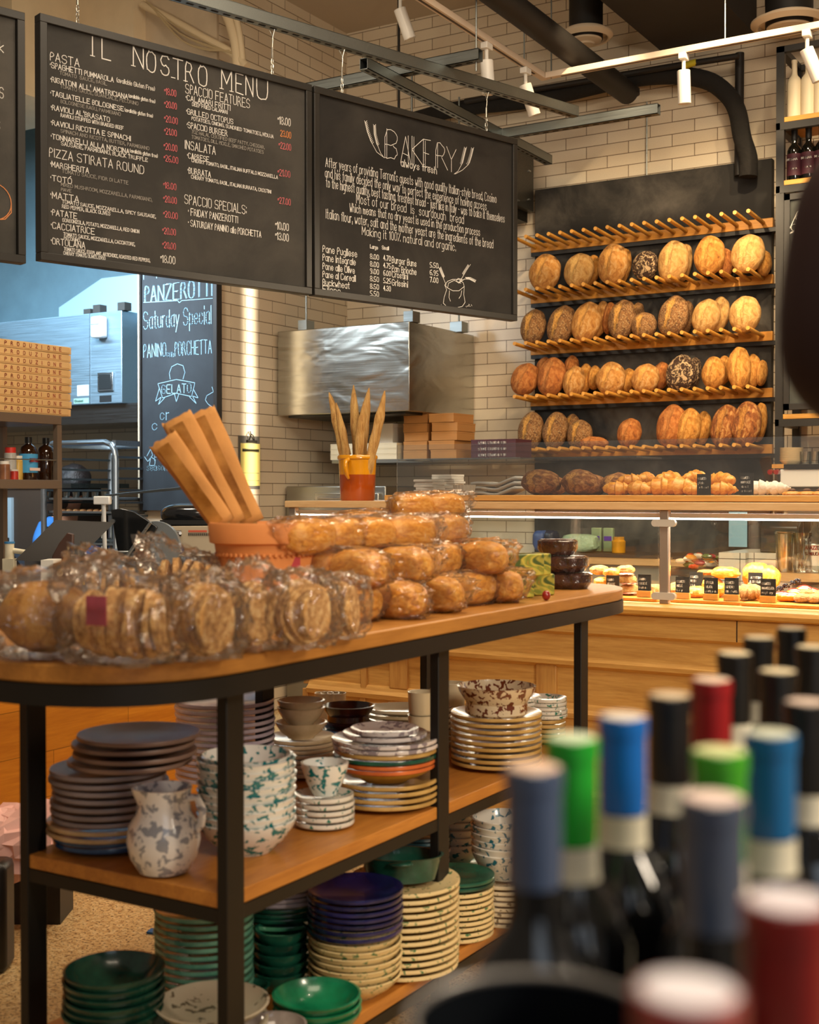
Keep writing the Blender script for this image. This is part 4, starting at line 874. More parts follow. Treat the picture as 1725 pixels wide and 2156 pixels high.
# oven under the hood
ox = XL + .03; ov = T('pastry_oven', 'stainless steel oven in the corner under the hood', 'oven', (ox, 6.2, 0)); OW = at(812, 1080, y=6.2).x - ox
MB().box(0, 0, 0, OW, .6, 1.34).build('oven_body', steel('#9c9a92', .35), ov, bev=.005); dl = at(668, 1080, y=6.2).x - ox
dr_ = MB().box(dl, -.03, .86, OW - .03, 0, 1.30).build('oven_door', steel('#b5b2a8', .3), ov, bev=.004)
MB().tube([(dl + .05, -.03, 1.27), (dl + .05, -.06, 1.27), (dl + .22, -.06, 1.27), (dl + .22, -.03, 1.27)], .009, 10).build('door_handle', steel('#cfccc4', .2), dr_)
MB().box(dl + .04, -.034, .9, OW - .07, -.03, 1.2).build('oven_window', plain('#40423e', .1), dr_)
# shelf with boxes
zsh = at(900, 966, y=6.35).z; sx0 = at(695, 966, y=6.3).x
tag(MB().box(0, 0, -.02, at(1092, 966, y=6.3).x - sx0, .55, 0).build('steel_shelf', steel('#8a8880', .4), loc=(sx0, 6.32, zsh)), 'thin steel wall shelf carrying cardboard boxes under the hood', 'shelf')
KR = plain('#b07c44', .8, var=.08); KRW = plain('#cdbfa0', .8, var=.05); KRP = plain('#4a2630', .6)
def carton(x, y, z, w, d_, h, mat, label, group, rz=0, txt=None, tc=None, notch=True, name='cardboard_box'):
    o = T(name, label, 'box', (x, y, z), rz, group); MB().box(0, 0, 0, w, d_, h).build('body', mat, o, bev=.0015)
    MB().box(-.001, -.001, h * .82, w + .001, d_ + .001, h + .0005).build('lid', mat, o, bev=.001)
    if txt:
        m = MB(); write(m, txt, w * (.17 if len(txt) > 4 else .6), h * .26, w * (.62 if len(txt) > 4 else .08), h * .38, .0022 if tc is None else tc[1], -.002); m.build('lettering', tc[0] if tc else CHALK, o)
    return o
bh = .0515
for i in range(6):
    x = at(849 + random.uniform(-2, 3), 900, y=6.36).x; carton(x, 6.36, zsh + .0005 + i * bh, .16, .2, bh - .002, KR, 'brown kraft box in the left column under the hood, %s' % nth(5 - i), 'left column of kraft boxes', random.uniform(-.04, .04))
for i in range(5):
    x = at(906 + random.uniform(-3, 4), 900, y=6.34).x; carton(x, 6.34, zsh + .0005 + i * bh, .165, .22, bh - .002, KR, 'brown kraft box in the right column under the hood, %s' % nth(4 - i), 'right column of kraft boxes', random.uniform(-.05, .05))
x0 = at(696, 960, y=6.33).x; cw_ = at(845, 960, y=6.33).x - x0
for i in range(3): carton(x0, 6.33, zsh + .0005 + i * .032, cw_ - .03, .4, .031, KRW, 'cream pizza box in the short stack behind the crock, %s' % nth(2 - i), 'cream pizza boxes', 0, 'N I', (plain('#6b3a20', .8), .002), name='pizza_box')
carton(at(797, 930, y=6.4).x, 6.4, zsh + .098, .10, .2, .115, plain('#d6ccbc', .8), 'tall white box on the cream pizza boxes', None)
x0 = at(992, 960, y=6.33).x; cw_ = at(1086, 960, y=6.33).x - x0
for i in range(3): carton(x0 + .0, 6.33, zsh + .0005 + i * .034, cw_, .2, .033, KRP, 'dark plum box printed with a Yonge Street address, %s' % nth(2 - i), 'plum address boxes', 0, '132 YONGE ST. TORONTO 416 903 1100', (CHALK, .0016), name='printed_box')
# clipboard on the left wall
a = at(501, 1030, x=XL); b = at(545, 1030, x=XL); zt_ = at(522, 918, x=XL).z; zb_ = at(522, 1030, x=XL).z
o = T('clipboard', 'grey clipboard with yellow order sheet hung on the brick wall', 'clipboard', (XL + .002, a.y, zb_)); W_ = b.y - a.y; H_ = zt_ - zb_
MB().box(0, 0, 0, .005, W_, H_).build('backing', plain('#5c5750', .5), o); MB().box(.006, W_ * .08, .02, .008, W_, H_ * .86).build('yellow_sheet', plain('#e3d27a', .8), o)
m = MB()
for k, f in enumerate((.72, .7, .3, .16)): m.box(.0082, W_ * .15, H_ * f, .0086, W_ * .95, H_ * f + (.012 if k < 2 else .002))
m.build('printed_lines', plain('#5a5230', .8), o)
MB().cyl((.012, W_ * .35, H_ * .9), (.012, W_ * .8, H_ * .9), .008, n=10).tube([(.012, W_ * .45, H_ * .92), (.03, W_ * .42, H_ * 1.02), (.012, W_ * .5, H_ * 1.08), (.02, W_ * .6, H_ * 1.0), (.012, W_ * .7, H_ * .92)], .004, 8).build('metal_clip', steel('#5a5650', .35), o)
# power outlet
# ------------------------------------------------------------ shelf unit at the right
px_ = at(1642, 500, y=6.5).x
su = T('shelf_unit', 'tall black metal shelf unit with oak shelves at the right edge', 'shelf unit', (px_, 6.5, 0)); fm = plain('#24211e', .4, var=.1)
zT = at(1642, 98, y=6.5).z
for x, y in ((0, 0), (0, .33), (1.1, 0), (1.1, .33)): MB().box(x - .02, y, ZB + .001, x + .02, y + .03, zT).build('post', fm, su)
MB().box(-.02, 0, zT - .03, 1.12, .03, zT).box(-.02, .33, zT - .03, 1.12, .36, zT).box(-.02, 0, zT - .03, .02, .36, zT).build('top_rail', fm, su)
zs_ = {}
for nm, v in (('upper', 247), ('middle', 380), ('lower', 872)):
    z = at(1650, v, y=6.5).z; zs_[nm] = z; MB().box(.02, .0, z - .025, 1.08, .33, z).build('oak_shelf', OAKX, su, bev=.002); MB().box(.0, -.002, z - .062, 1.1, .03, z - .026).box(-.02, 0, z - .06, .015, .33, z - .026).build('shelf_rail', fm, su)
zc = zs_['lower'] + .02; zd = zs_['middle'] - .075
ch = T('pizza_chalkboard', 'black framed chalkboard with a pizza slice drawing on the shelf unit', 'chalkboard sign', (px_ + .028, 6.49, zc))
MB().box(0, .0, 0, 1.0, .02, zd - zc).build('writing_surface', chalk('#2e302c', '#4a4c46', .6), ch); MB().box(0, -.012, 0, .028, .02, zd - zc).box(0, -.012, zd - zc - .03, 1.0, .02, zd - zc).box(0, -.012, 0, 1.0, .02, .03).build('frame', fm, ch)
m = MB()
def c_(u, v): p = at(u, v, y=6.488); return p.x - px_ - .028, p.z - zc
def cl(px, wd=.004): ribbon(m, [c_(*q) for q in px], wd, -.003)
cl([(1658, 494), (1680, 446), (1690, 442), (1704, 450)]); cl([(1658, 494), (1700, 472)]); cl([(1664, 492), (1702, 475)]); cl([(1683, 448), (1695, 449), (1704, 457)])
for u, v in ((1683, 458), (1673, 479), (1690, 471)): a, b = c_(u, v); ribbon(m, ellipse(a, b, .015, .016, 14), .003, -.003)
cl([(1656, 625), (1656, 603), (1666, 624), (1668, 604)], .005); cl([(1656, 640), (1660, 630), (1668, 628)], .004)
m.build('lettering', CHALK, ch)
for i, u in enumerate((1673, 1702, 1729)):
    p = at(u, 232, y=6.58); z = zs_['upper'] + .001; s = 6.6
    tag(MB().lathe([(0, 0), (.035, 0), (.037, .01), (.037, .185), (.03, .205), (.0165, .222), (.014, .235), (.013, .285), (.015, .288), (.015, .3), (0, .3)], 24).build('cream_bottle', plain('#d9ccb0', .5), loc=(p.x, 6.58, z)), 'matt cream bottle on the top shelf, %s from the left' % nth(i), 'bottle', 'cream bottles')
def wine(name, label, p, cap, lab=None, body='#0d0d0a', h=.30, group=None, r=.037, neck='#14110e', txt=None, cap2=None, labr=(.05, .13)):
    o = T(name, label, 'bottle', p, 0, group); k = h / .30
    MB().lathe([(0, .004), (.02, 0), (r - .003, 0), (r, .006), (r, .175 * k), (r * .8, .195 * k), (.0165, .212 * k), (.0145, .222 * k), (.0143, h - .01), (0, h - .008)], 28).build('glass_body', plain(body, .06, coat=.5), o)
    if cap: MB().lathe([(.0155, .236 * k), (.0158, .25 * k), (.0155, h - .012), (.0165, h - .012), (.0165, h - .001), (.0155, h), (0, h)], 24).build('foil_capsule', cap, o)
    if cap2: MB().lathe([(.0, h + .0006), (.0135, h + .0006), (.0155, h - .001)], 24).build('capsule_top_sheen', cap2, o)  # pale disc: light reflected off the capsule, put into its colour
    if lab:
        l_ = MB().lathe([(r + .0006, labr[0]), (r + .0006, labr[1])], 28).build('label_paper', lab, o)
        if txt:
            m = MB(); write(m, txt, -.026, .105, .05, .01, .0022, -r - .0012); write(m, 'CASA', -.008, .06, .03, .007, .0018, -r - .0012); m.build('lettering', CHALK, o)
    return o
for i, u in enumerate((1673, 1703, 1731)):
    p = at(u, 370, y=6.58); wine('wine_bottle', 'dark wine bottle with plum label on the second shelf, %s from the left' % nth(i), (p.x, 6.58, zs_['middle'] + .001), plain('#1c1917', .5), plain('#4e2430', .6), h=.27, group='plum label wines', txt='NORMA', labr=(.03, .14))
# crockery and white machine under the unit
zk = at(1660, 978, y=6.3).z
st_ = T('glass_washer', 'white appliance with dark tray on top under the shelf unit', 'appliance', (at(1643, 990, y=6.2).x, 6.2, zk - .11)); MB().box(0, 0, 0, .7, .28, .085).build('white_body', plain('#e0dad0', .35), st_, bev=.004)
MB().box(.02, -.01, .086, .7, .27, .108).build('dark_tray', plain('#1c1b1a', .3), st_); MB().box(.03, .03, -(zk - .11 - ZB) + .001, .6, .25, 0).build('base', plain('#5c544a', .5), st_)
BK = MB().lathe([(0, .004), (.035, 0), (.04, .004), (.062, .036), (.0625, .04), (.059, .039), (.038, .008), (0, .008)], 28)
p = at(1667, 975, y=6.28); stack('beige_bowl', '', 8, (p.x, 6.28, zk), lambda: MB().lathe([(0, .002), (.038, 0), (.055, .018), (.0555, .021), (.052, .02), (.036, .005), (0, .005)], 26), plain('#cdb68c', .5), 'beige bowl nested in the stack under the shelf unit, %s', 'bowl', .0085, 'beige bowls', 0, 3)
for i, u in enumerate((1697, 1716, 1735)): vessel('drinking_glass', [(0, 0), (.022, 0), (.028, .06), (.026, .06), (.02, .004), (0, .004)], u, 975, 6.26, JAR, 'clear drinking glass beside the beige bowls, %s from the left' % nth(i), 'glass', zk)
for i, u in enumerate((1625, 1638)):
    p = at(u, 994, y=6.19); MB().cyl((0, 0, 0), (0, -.03, 0), .014, .012, 20).build('red_knob', plain('#8a1a1c', .25, coat=.4), st_, 'glossy red knob', loc=(p.x - st_.location.x, -.01, p.z - st_.location.z))
p = at(1630, 990, y=6.2); tag(MB().box(0, 0, 0, .06, .5, .02).build('knob_bracket', OAK, loc=(p.x - .01, 6.2, at(1630, 986, y=6.2).z)), 'small wooden bar end above the red knobs', 'wood bar')
# ------------------------------------------------------------ kitchen at the left
def K(u, v, y): return at(u, v, y=y)
hk = K(257, 848, 5.9); hz = K(257, 653, 5.9).z - hk.z; BS = steel('#9fb8c8', .5, .06)  # blue cast of the cool light is put into the steel tint
kh = T('kitchen_hood', 'long stainless kitchen exhaust hood lit blue, with a control panel', 'extractor hood', (hk.x, 5.9, hk.z))
MB().box(-3.2, 0, 0, 0, .66, hz).build('hood_body', BS, kh, bev=.004)
sx_ = K(190, 750, 5.9).x - hk.x; MB().box(sx_ - .002, -.004, 0, sx_ + .002, 0, hz).build('seam', steel('#8f9aa2', .3), kh)
MB().box(-3.2, .04, -.12, .55, .6, -.0).build('grease_gutter', steel('#77797a', .3), kh)
def kq(u, v): p = K(u, v, 5.9); return p.x - hk.x, p.z - hk.z
def plate(name, u0, v0, u1, v1, mat, d=.012, par=None, lab=None, bev=.003):
    a = kq(u0, v1); b = kq(u1, v0); return MB().box(a[0], -d, a[1], b[0], 0, b[1]).build(name, mat, par or kh, lab, bev)
plate('control_panel', 208, 783, 240, 825, steel('#9aa2a8', .3)); plate('panel_window', 211, 787, 237, 821, plain('#24282a', .3), .015)
plate('rating_label', 210, 832, 235, 847, plain('#1e2022', .5), .002, bev=0); plate('paper_sticker', 163, 810, 187, 834, plain('#c9d6de', .7), .002, bev=0); plate('green_sticker', 156, 838, 187, 850, plain('#8fb8ac', .7), .002, bev=0)
m = MB(); a, b = kq(158, 847); write(m, 'Global', a, b, .075, .014, .003, -.004); m.build('lettering', plain('#2a6a5c', .7), kh)
for u in (183, 203, 255): a, b = kq(u, 652); MB().box(a - .03, .0, hz, a + .03, .06, hz + (.05 if u > 185 else .03)).build('bracket', plain('#3d3c3a', .5), kh)
a, b = kq(228, 712); el = T('emergency_light', 'white boxy emergency light on the blue-lit kitchen hood', 'lamp', (hk.x + a - .045, 5.872, hk.z + b + .0))
MB().box(-.045, -.04, 0, .045, .026, .135).build('housing', plain('#e8edf0', .4), el, bev=.014); MB().box(-.035, -.046, .08, .035, -.038, .125).build('lens', plain('#9fb0b8', .2), el, bev=.004)
dq = [(K(124, 664, 6.3), K(124, 625, 6.3)), (K(214, 563, 6.3),), ]
a = K(124, 664, 6.25); b = K(124, 625, 6.25); c = K(214, 563, 6.25); d = K(300, 572, 6.25)
tag(MB().prism([(a.x - a.x, 0), (d.x + .5 - a.x, 0), (d.x + .5 - a.x, c.z - a.z), (c.x - a.x, c.z - a.z), (0, b.z - a.z)], 0, .3, 'XZ').build('sloped_duct', plain('#a9c8d6', .4, .3), loc=(a.x, 6.25, hk.z + hz + .002)), 'pale blue sloped duct cover rising above the kitchen hood', 'duct')
# pizza box stack on a rack
PX = -4.9; zr0 = at(150, 877, x=PX).z; yr0 = at(0, 870, x=PX).y - .06; yr1 = at(150, 870, x=PX).y; bhh = .0395
KR2 = plain('#dcb47c', .8, var=.05)
for i in range(9):
    o = T('pizza_box', 'kraft pizza box printed PRODUZIONE, %s of the tall stack' % nth(8 - i), 'box', (PX, yr0, zr0 + i * bhh), PI / 2 + random.uniform(-.008, .008), 'pizza boxes on the kitchen rack')
    MB().box(0, 0, 0, yr1 - yr0, .42, bhh - .003).build('body', KR2, o, bev=.001); MB().box(-.002, -.003, bhh * .15, (yr1 - yr0) * .97, .0, bhh - .0025).build('lid_flap', plain('#d6ac72', .8, var=.05), o, bev=.001)
    m = MB(); x = at(9, 870, x=PX).y - yr0
    for k, ch_ in enumerate('PRODUZIONE'): write(m, ch_, x + k * .0392, bhh * .3, .0001 if ch_ == 'I' else .012, .0165, .0034, -.004)
    m.build('lettering', plain('#8a2f20', .8), o)
rk = T('storage_rack', 'brown grey metal rack holding pizza boxes and amber bottles', 'rack', (PX - .42, yr0, 0)); rm = plain('#7b6a5a', .4, .4); RY = at(127, 880, x=PX).y - yr0
for x in (0, .4):
    for y in (.0, RY - .03): MB().box(x, y, 0, x + .03, y + .03, zr0 - .0475).build('post', rm, rk)
z2 = at(60, 1010, x=PX).z
for z in (zr0 - .002, z2, .7): MB().box(.002, .002, z - .045, .432, RY - .002, z).build('shelf', rm, rk, bev=.003)
MB().tube([(.42, .03, z2 + .1), (.42, RY - .03, z2 + .1)], .003, 8).build('guard_wire', steel('#b0aca4', .3), rk)
for i, (u, lab) in enumerate(((60, 1), (97, 0))):
    p = at(u, 1000, x=PX + -.1); o = T('syrup_bottle', 'amber glass bottle %s on the rack' % ('with sky blue label' if lab else 'without a label, beside the blue labelled one'), 'bottle', (PX - .1, p.y, z2 + .001))
    MB().lathe([(0, 0), (.043, 0), (.046, .01), (.046, .135), (.036, .165), (.016, .18), (.015, .205), (0, .205)], 26).build('glass_body', plain('#2a1508', .08, coat=.5), o); MB().lathe([(.018, .185), (.018, .215), (0, .216)], 18).build('cap', plain('#1b1816', .4), o)
    if lab:
        MB().lathe([(.0466, .035), (.0466, .13)], 26).build('label_paper', plain('#3f95c8', .6), o); m = MB(); write(m, 'SANTAROS', -.034, .09, .066, .016, .0035, .0475, 'YZ'); m.build('lettering', plain('#c43422', .6), o)
        MB().box(.0468, -.034, .045, .0472, .034, .06).build('label_stripe', plain('#e0c4b8', .6), o)
for i, (u, v, r_, h, c1, c2, lab) in enumerate(((22, 1000, .03, .16, '#a8a49c', '#c42a1c', 'clear jar with red lid on the rack'), (10, 1003, .026, .09, '#8a5a3c', '#e6e0d6', 'small spice jar with white lid at the left of the rack'), (30, 1003, .02, .05, '#b83428', '#e6dcd0', 'small red labelled jar in front on the rack'), (38, 1002, .024, .12, '#c9a24c', '#d8d0c0', 'pale yellow jar left of the amber bottles'))):
    p = at(u, v, x=PX - .06 - .05 * (i in (0, 3))); o = T('spice_jar', lab, 'jar', (PX - .06 - .05 * (i in (0, 3)), p.y, z2 + .001)); MB().lathe([(0, 0), (r_, 0), (r_, h * .8), (r_ * .8, h * .85), (0, h * .85)], 20).build('jar_body', plain(c1, .25, coat=.3, var=.2), o); MB().lathe([(r_ * .9, h * .83), (r_ * .9, h), (0, h)], 20).build('lid', plain(c2, .4), o)
# baker's rack with trays
AL = steel('#a9b2b8', .32); by = 5.35; bx0 = K(92, 1000, by).x; bx1 = K(244, 1000, by).x
bk = T('bakers_rack', 'aluminium tray rack with curved top bars in the kitchen', 'rack', (bx0, by, 0)); bw = bx1 - bx0; zt = K(150, 933, by).z
for yy in (0, .55):
    for x in (0, bw):
        sgn = 1 if x == 0 else -1
        MB().tube([(x, yy, 0), (x, yy, zt - .1), (x + sgn * .008, yy, zt - .05), (x + sgn * .035, yy, zt - .015), (x + sgn * .08, yy, zt), (bw / 2, yy, zt)], .017, 10).build('frame_tube', AL, bk)
for k, v in enumerate((962, 985, 1006, 1030, 1056, 1084, 1110, 1140)):
    z = K(150, v, by).z
    for x in (.0, bw): MB().box(x - .012, 0, z - .012, x + .012, .56, z).build('tray_runner', steel('#6f787e', .4), bk)
MB().box(.0, 0, zt - .02, .03, .55, zt + .01).box(bw - .03, 0, zt - .02, bw, .55, zt + .01).build('top_rail', AL, bk)
for k, (v, lab) in enumerate(((1054, 'aluminium tray of small clear cups on the tray rack'), (1082, 'aluminium tray of round brown pastries on the tray rack'), (1148, 'empty aluminium tray low on the tray rack'))):
    z = K(150, v, by).z; o = T('baking_tray', lab, 'tray', (bx0 + .014, by + .02, z)); L = bw - .028; f = .045
    MB().box(0, 0, 0, L, .5, .004).box(0, 0, 0, L, .006, .016).box(0, .494, 0, L, .5, .016).box(0, 0, 0, .006, .5, .016).box(L - .006, 0, 0, L, .5, .016).build('pan', AL, o)
    if k == 0:
        for i in range(14): vessel('clear_cup', [(0, .002), (.016, 0), (.021, .045), (.019, .045), (.015, .004), (0, .004)], 100 + (i % 7) * 20, 1050, by + .06 + .09 * (i // 7), JAR, 'small clear cup on the upper tray, %s in the %s row' % (nth(i % 7), 'front' if i < 7 else 'rear'), 'cup', z + .005)
    if k == 1:
        for i in range(8):
            p = K(118 + i * 14, 1080, by + .06); tag(MB().blob((0, 0, .012), (.024, .024, .013), .2, 3, i, 14, 9).build('round_pastry', crust('boule'), loc=(p.x, by + .07, z + .004)), 'small round brown pastry on the tray, %s from the left' % nth(i), 'pastry', 'round pastries on the tray')
# dark oven cabinet behind
cb = T('kitchen_oven', 'dark brown kitchen cabinet oven with pale switch panel at the left', 'oven', (K(3, 1100, 5.7).x, 5.7, 0)); cw2 = K(92, 1100, 5.7).x - cb.location.x; ch2 = K(50, 1028, 5.7).z
MB().box(-.6, 0, 0, cw2, .5, ch2).build('cabinet', plain('#4a3c32', .4, .2), cb); MB().box(-.6, -.01, ch2, cw2 + .25, .5, ch2 + .03).build('top_plate', steel('#6c7478', .3), cb)
MB().box(.03, -.02, .55, .115, 0, ch2 - .06).build('switch_panel', plain('#9fb2bc', .4), cb)
for k in range(4): MB().box(.045 + .032 * (k % 2), -.03, .92 + .055 * (k // 2), .062 + .032 * (k % 2), -.02, .96 + .055 * (k // 2)).build('switch', plain('#16181a', .4), cb)
MB().cyl((.07, -.02, .86), (.07, -.028, .86), .008, n=10).build('indicator_light', emit('red_led', (1, .12, .06, 1), 3), cb)
# steel back table low in the kitchen
tag(MB().box(-.1, 0, .0, 1.2, .55, .86).build('prep_table', steel('#8d979e', .35), loc=(K(6, 1200, 5.0).x - .9, 4.75, 0)), 'low stainless prep table at the far left of the kitchen', 'prep table')
tag(MB().box(-.05, 0, 0, .62, .5, 1.18).build('steel_cabinet', steel('#4c4f50', .4), loc=(K(245, 1100, 6.35).x, 6.3, 0)), 'dark steel cabinet behind the tray rack', 'cabinet')
# ------------------------------------------------------------ service counter left of the table
CXS = -3.2; cyz = .985
sc = T('service_counter', 'orange wood fronted service counter running behind the table', 'counter', (CXS, 4.06, 0))
MB().box(-.72, -2.9, .10, 0, 0, .945).build('plank_front', wood('#b8680e', '#dd8e24', 'Y', .35, .8, .15), sc); MB().box(-.72, -2.9, 0, -.05, 0, .10).build('toe_kick', BLACKP, sc); MB().box(-.75, -2.92, .945, .02, .02, cyz).build('worktop', plain('#5c554c', .3, .3), sc, bev=.003)
def CZ(u, v, x): return at(u, v, x=x)
p = at(130, 1180, s=4.5); tb = T('point_of_sale_tablet', 'black tilted tablet seen from behind on a rounded brown stand', 'tablet', (p.x, p.y, cyz + .001), YAW)
def cq(u, v, s=4.5): q = at(u, v, s=s); return (q - p).dot(R0), q.z - cyz
P_ = [cq(35, 1180), cq(160, 1184), cq(226, 1104), cq(98, 1099)]
MB().add([(a, -.02 if i < 2 else .10, b) for i, (a, b) in enumerate(P_)] + [(a, -.005 if i < 2 else .115, b + .004) for i, (a, b) in enumerate(P_)], [(0, 1, 2, 3), (7, 6, 5, 4), (0, 4, 5, 1), (1, 5, 6, 2), (2, 6, 7, 3), (3, 7, 4, 0)]).build('tablet_body', plain('#1e1815', .65, var=.1), tb)
a, b = cq(112, 1190); a2, b2 = cq(162, 1124)
MB().prism([(a, 0), (a2, 0), (a2, b2), (a2 - .02, b2 + .005), (a + .035, b2 - .03), (a + .01, b2 - .075)], -.05, -.03, 'XZ').build('stand', plain('#4b332a', .4), tb, bev=.004)
for i, (u0, u1) in enumerate(((112, 140), (149, 186))):
    a = at(u0, 1212, s=4.25); b = at(u1, 1187, s=4.25); W_ = (V((b.x, b.y, 0)) - V((a.x, a.y, 0))).length
    o = T('card_box', 'small brown box with round cream emblem below the tablet, %s one' % ('left', 'right')[i], 'box', (a.x, a.y, cyz + .001), YAW, 'brown boxes under the tablet'); H_ = b.z - cyz
    MB().box(0, 0, 0, W_, .05, H_).build('body', plain('#4a2418', .5), o, bev=.001); MB().cyl((W_ * .5, 0, H_ * .6), (W_ * .5, -.001, H_ * .6), .011, n=20).build('emblem', plain('#d8c09a', .6), o); MB().box(W_ * .2, -.0012, H_ * .12, W_ * .8, -.0004, H_ * .3).build('yellow_band' if i else 'lower_band', plain('#e8b418' if i else '#5a3020', .5), o)
a = at(86, 1215, s=4.3); tag(MB().box(0, 0, 0, .042, .1, at(86, 1180, s=4.3).z - cyz).build('paper_cups_box', plain('#e8e4da', .6), loc=(a.x, a.y, cyz + .001), rz=YAW), 'narrow white ribbed box left of the brown boxes', 'box')
p = at(20, 1176, s=4.7); o = T('portafilter_knocker', 'cream T shaped plastic pipe standing at the left edge', 'pipe fitting', (p.x, p.y, p.z - .0), YAW)
MB().cyl((0, 0, 0), (0, 0, .055), .017, n=16).box(-.02, -.02, cyz - p.z, .02, .02, 0).build('upright', plain('#e6dcc0', .5), o); MB().cyl((.01, 0, .03), (.09, 0, .018), .01, n=14).build('arm', plain('#e6dcc0', .5), o); MB().cyl((0, 0, .055), (0, 0, .062), .019, n=16).build('blue_ring', plain('#3a7fb4', .5), o)
# slicer
p = at(290, 1175, s=4.95); sl = T('meat_slicer', 'grey meat slicer with black guard and slanted steel handle', 'slicer', (p.x, p.y, cyz + .001), YAW)
def sq(u, v): q = at(u, v, s=4.95); return (q - p).dot(R0), q.z - cyz
g_pts = [sq(*q) for q in ((236, 1074), (258, 1071), (285, 1078), (312, 1095), (334, 1110), (320, 1140), (312, 1160), (250, 1160), (243, 1120))]
MB().prism(g_pts, -.02, .0, 'XZ').build('black_guard', plain('#16181a', .15, coat=.3), sl, bev=.003)
MB().box(sq(215, 0)[0], .02, 0, sq(334, 0)[0], .2, sq(0, 1160)[1]).build('slicer_base', steel('#9a9c9c', .35), sl, bev=.01)
c0 = sq(325, 1150); MB().cyl((c0[0], .01, c0[1]), (c0[0], .05, c0[1]), .095, n=36).build('blade_cover', plain('#7a8186', .4, .3), sl)
h0 = sq(268, 1178); h1 = sq(323, 1100); MB().cyl((h0[0], -.05, h0[1]), (h1[0], -.05, h1[1]), .007, n=12).build('handle', steel('#b0b4b4', .3), sl); MB().cyl((h0[0], -.055, h0[1]), (h0[0], -.0, h0[1]), .012, n=14).build('pivot_knob', steel('#8d9090', .3), sl)
k0 = sq(240, 1098); MB().cyl((k0[0], -.03, k0[1]), (k0[0], -.02, k0[1]), .009, n=14).build('guard_screw', steel('#c0c4c4', .3), sl)
# price scale arm
p = at(222, 1172, s=4.75); o = T('display_pole', 'thin white pole with square head and a long dark blade arm', 'pole', (p.x, p.y, cyz + .001), YAW); H_ = at(215, 1060, s=4.75).z - cyz
MB().cyl((0, 0, 0), (-.006, 0, H_), .008, n=12).build('pole', plain('#d4d8da', .35), o); MB().box(-.04, -.02, H_ - .005, .02, .02, H_ + .026).build('head', plain('#e8ebec', .4), o, bev=.004)
MB().add([(.0, 0, H_ + .03), (.02, 0, H_ + .026), (.42, .02, H_ + .062), (.30, .02, H_ + .062), (.0, .01, H_ + .032), (.02, .01, H_ + .028), (.42, .03, H_ + .064), (.30, .03, H_ + .064)], [(0, 1, 2, 3), (4, 5, 6, 7), (0, 1, 5, 4), (1, 2, 6, 5), (2, 3, 7, 6), (3, 0, 4, 7)]).build('blade_arm', steel('#55595c', .3), o)
# beige printing scale
p = at(340, 1172, s=5.2); pr = T('counter_scale', 'beige counter scale with buttons and a black hood behind the bread sleeves', 'scale', (p.x, p.y, cyz + .001), YAW)
def rq(u, v): q = at(u, v, s=5.2); return (q - p).dot(R0), q.z - cyz
R_ = [rq(*q) for q in ((340, 1108), (350, 1126), (355, 1150), (353, 1172), (480, 1172), (480, 1107))]
MB().prism(R_, 0, .3, 'XZ').build('beige_casing', plain('#b3a58e', .4), pr, bev=.004); a, b = rq(337, 1106); a2, _ = rq(480, 1100); MB().box(a, .0, b + .001, a2, .3, b + .02).build('black_band', plain('#1c1c1c', .4), pr)
MB().blob(((a + a2) / 2 - .02, .15, b + .04), ((a2 - a) / 2, .15, .05), .04, 2, 2, 24, 12, None, .7).build('black_hood', plain('#16171a', .15, coat=.4), pr)
MB().box(a, .01, -.0, a2, .3, rq(0, 1172)[1] - .001).build('base', plain('#1d1b1a', .5), pr)
a, b = rq(373, 1123); MB().tube([(a - .018, -.002, b), (a + .018, -.002, b)], .012, 12).build('button_pod', plain('#4d4742', .4), pr)
for k in range(3): MB().cyl((a - .02 + k * .018, -.014, b), (a - .02 + k * .018, -.017, b), .006, n=12).build('button', plain('#e8ecf4', .4), pr)
a, b = rq(397, 1121); m = MB()
for k in range(14): m.box(a + k * .008, -.002, b - .014, a + k * .008 + .005, -.0005, b - .004)
m.build('marking_dots', plain('#3c362e', .6), pr); MB().box(a, -.002, b, a + .075, -.0005, b + .008).build('red_scale', plain('#c4583c', .6), pr)
a, b = rq(379, 1157); MB().cyl((a, 0, b), (a, -.002, b), .019, n=26).build('blue_warning_disc', plain('#1a3f78', .5), pr); m = MB(); ribbon(m, [(a - .006, b - .01), (a + .002, b - .004), (a + .006, b - .01), (a + .002, b + .006), (a - .004, b + .002), (a - .004, b + .012)], .004, -.003); m.build('book_symbol', WHITEP, pr)
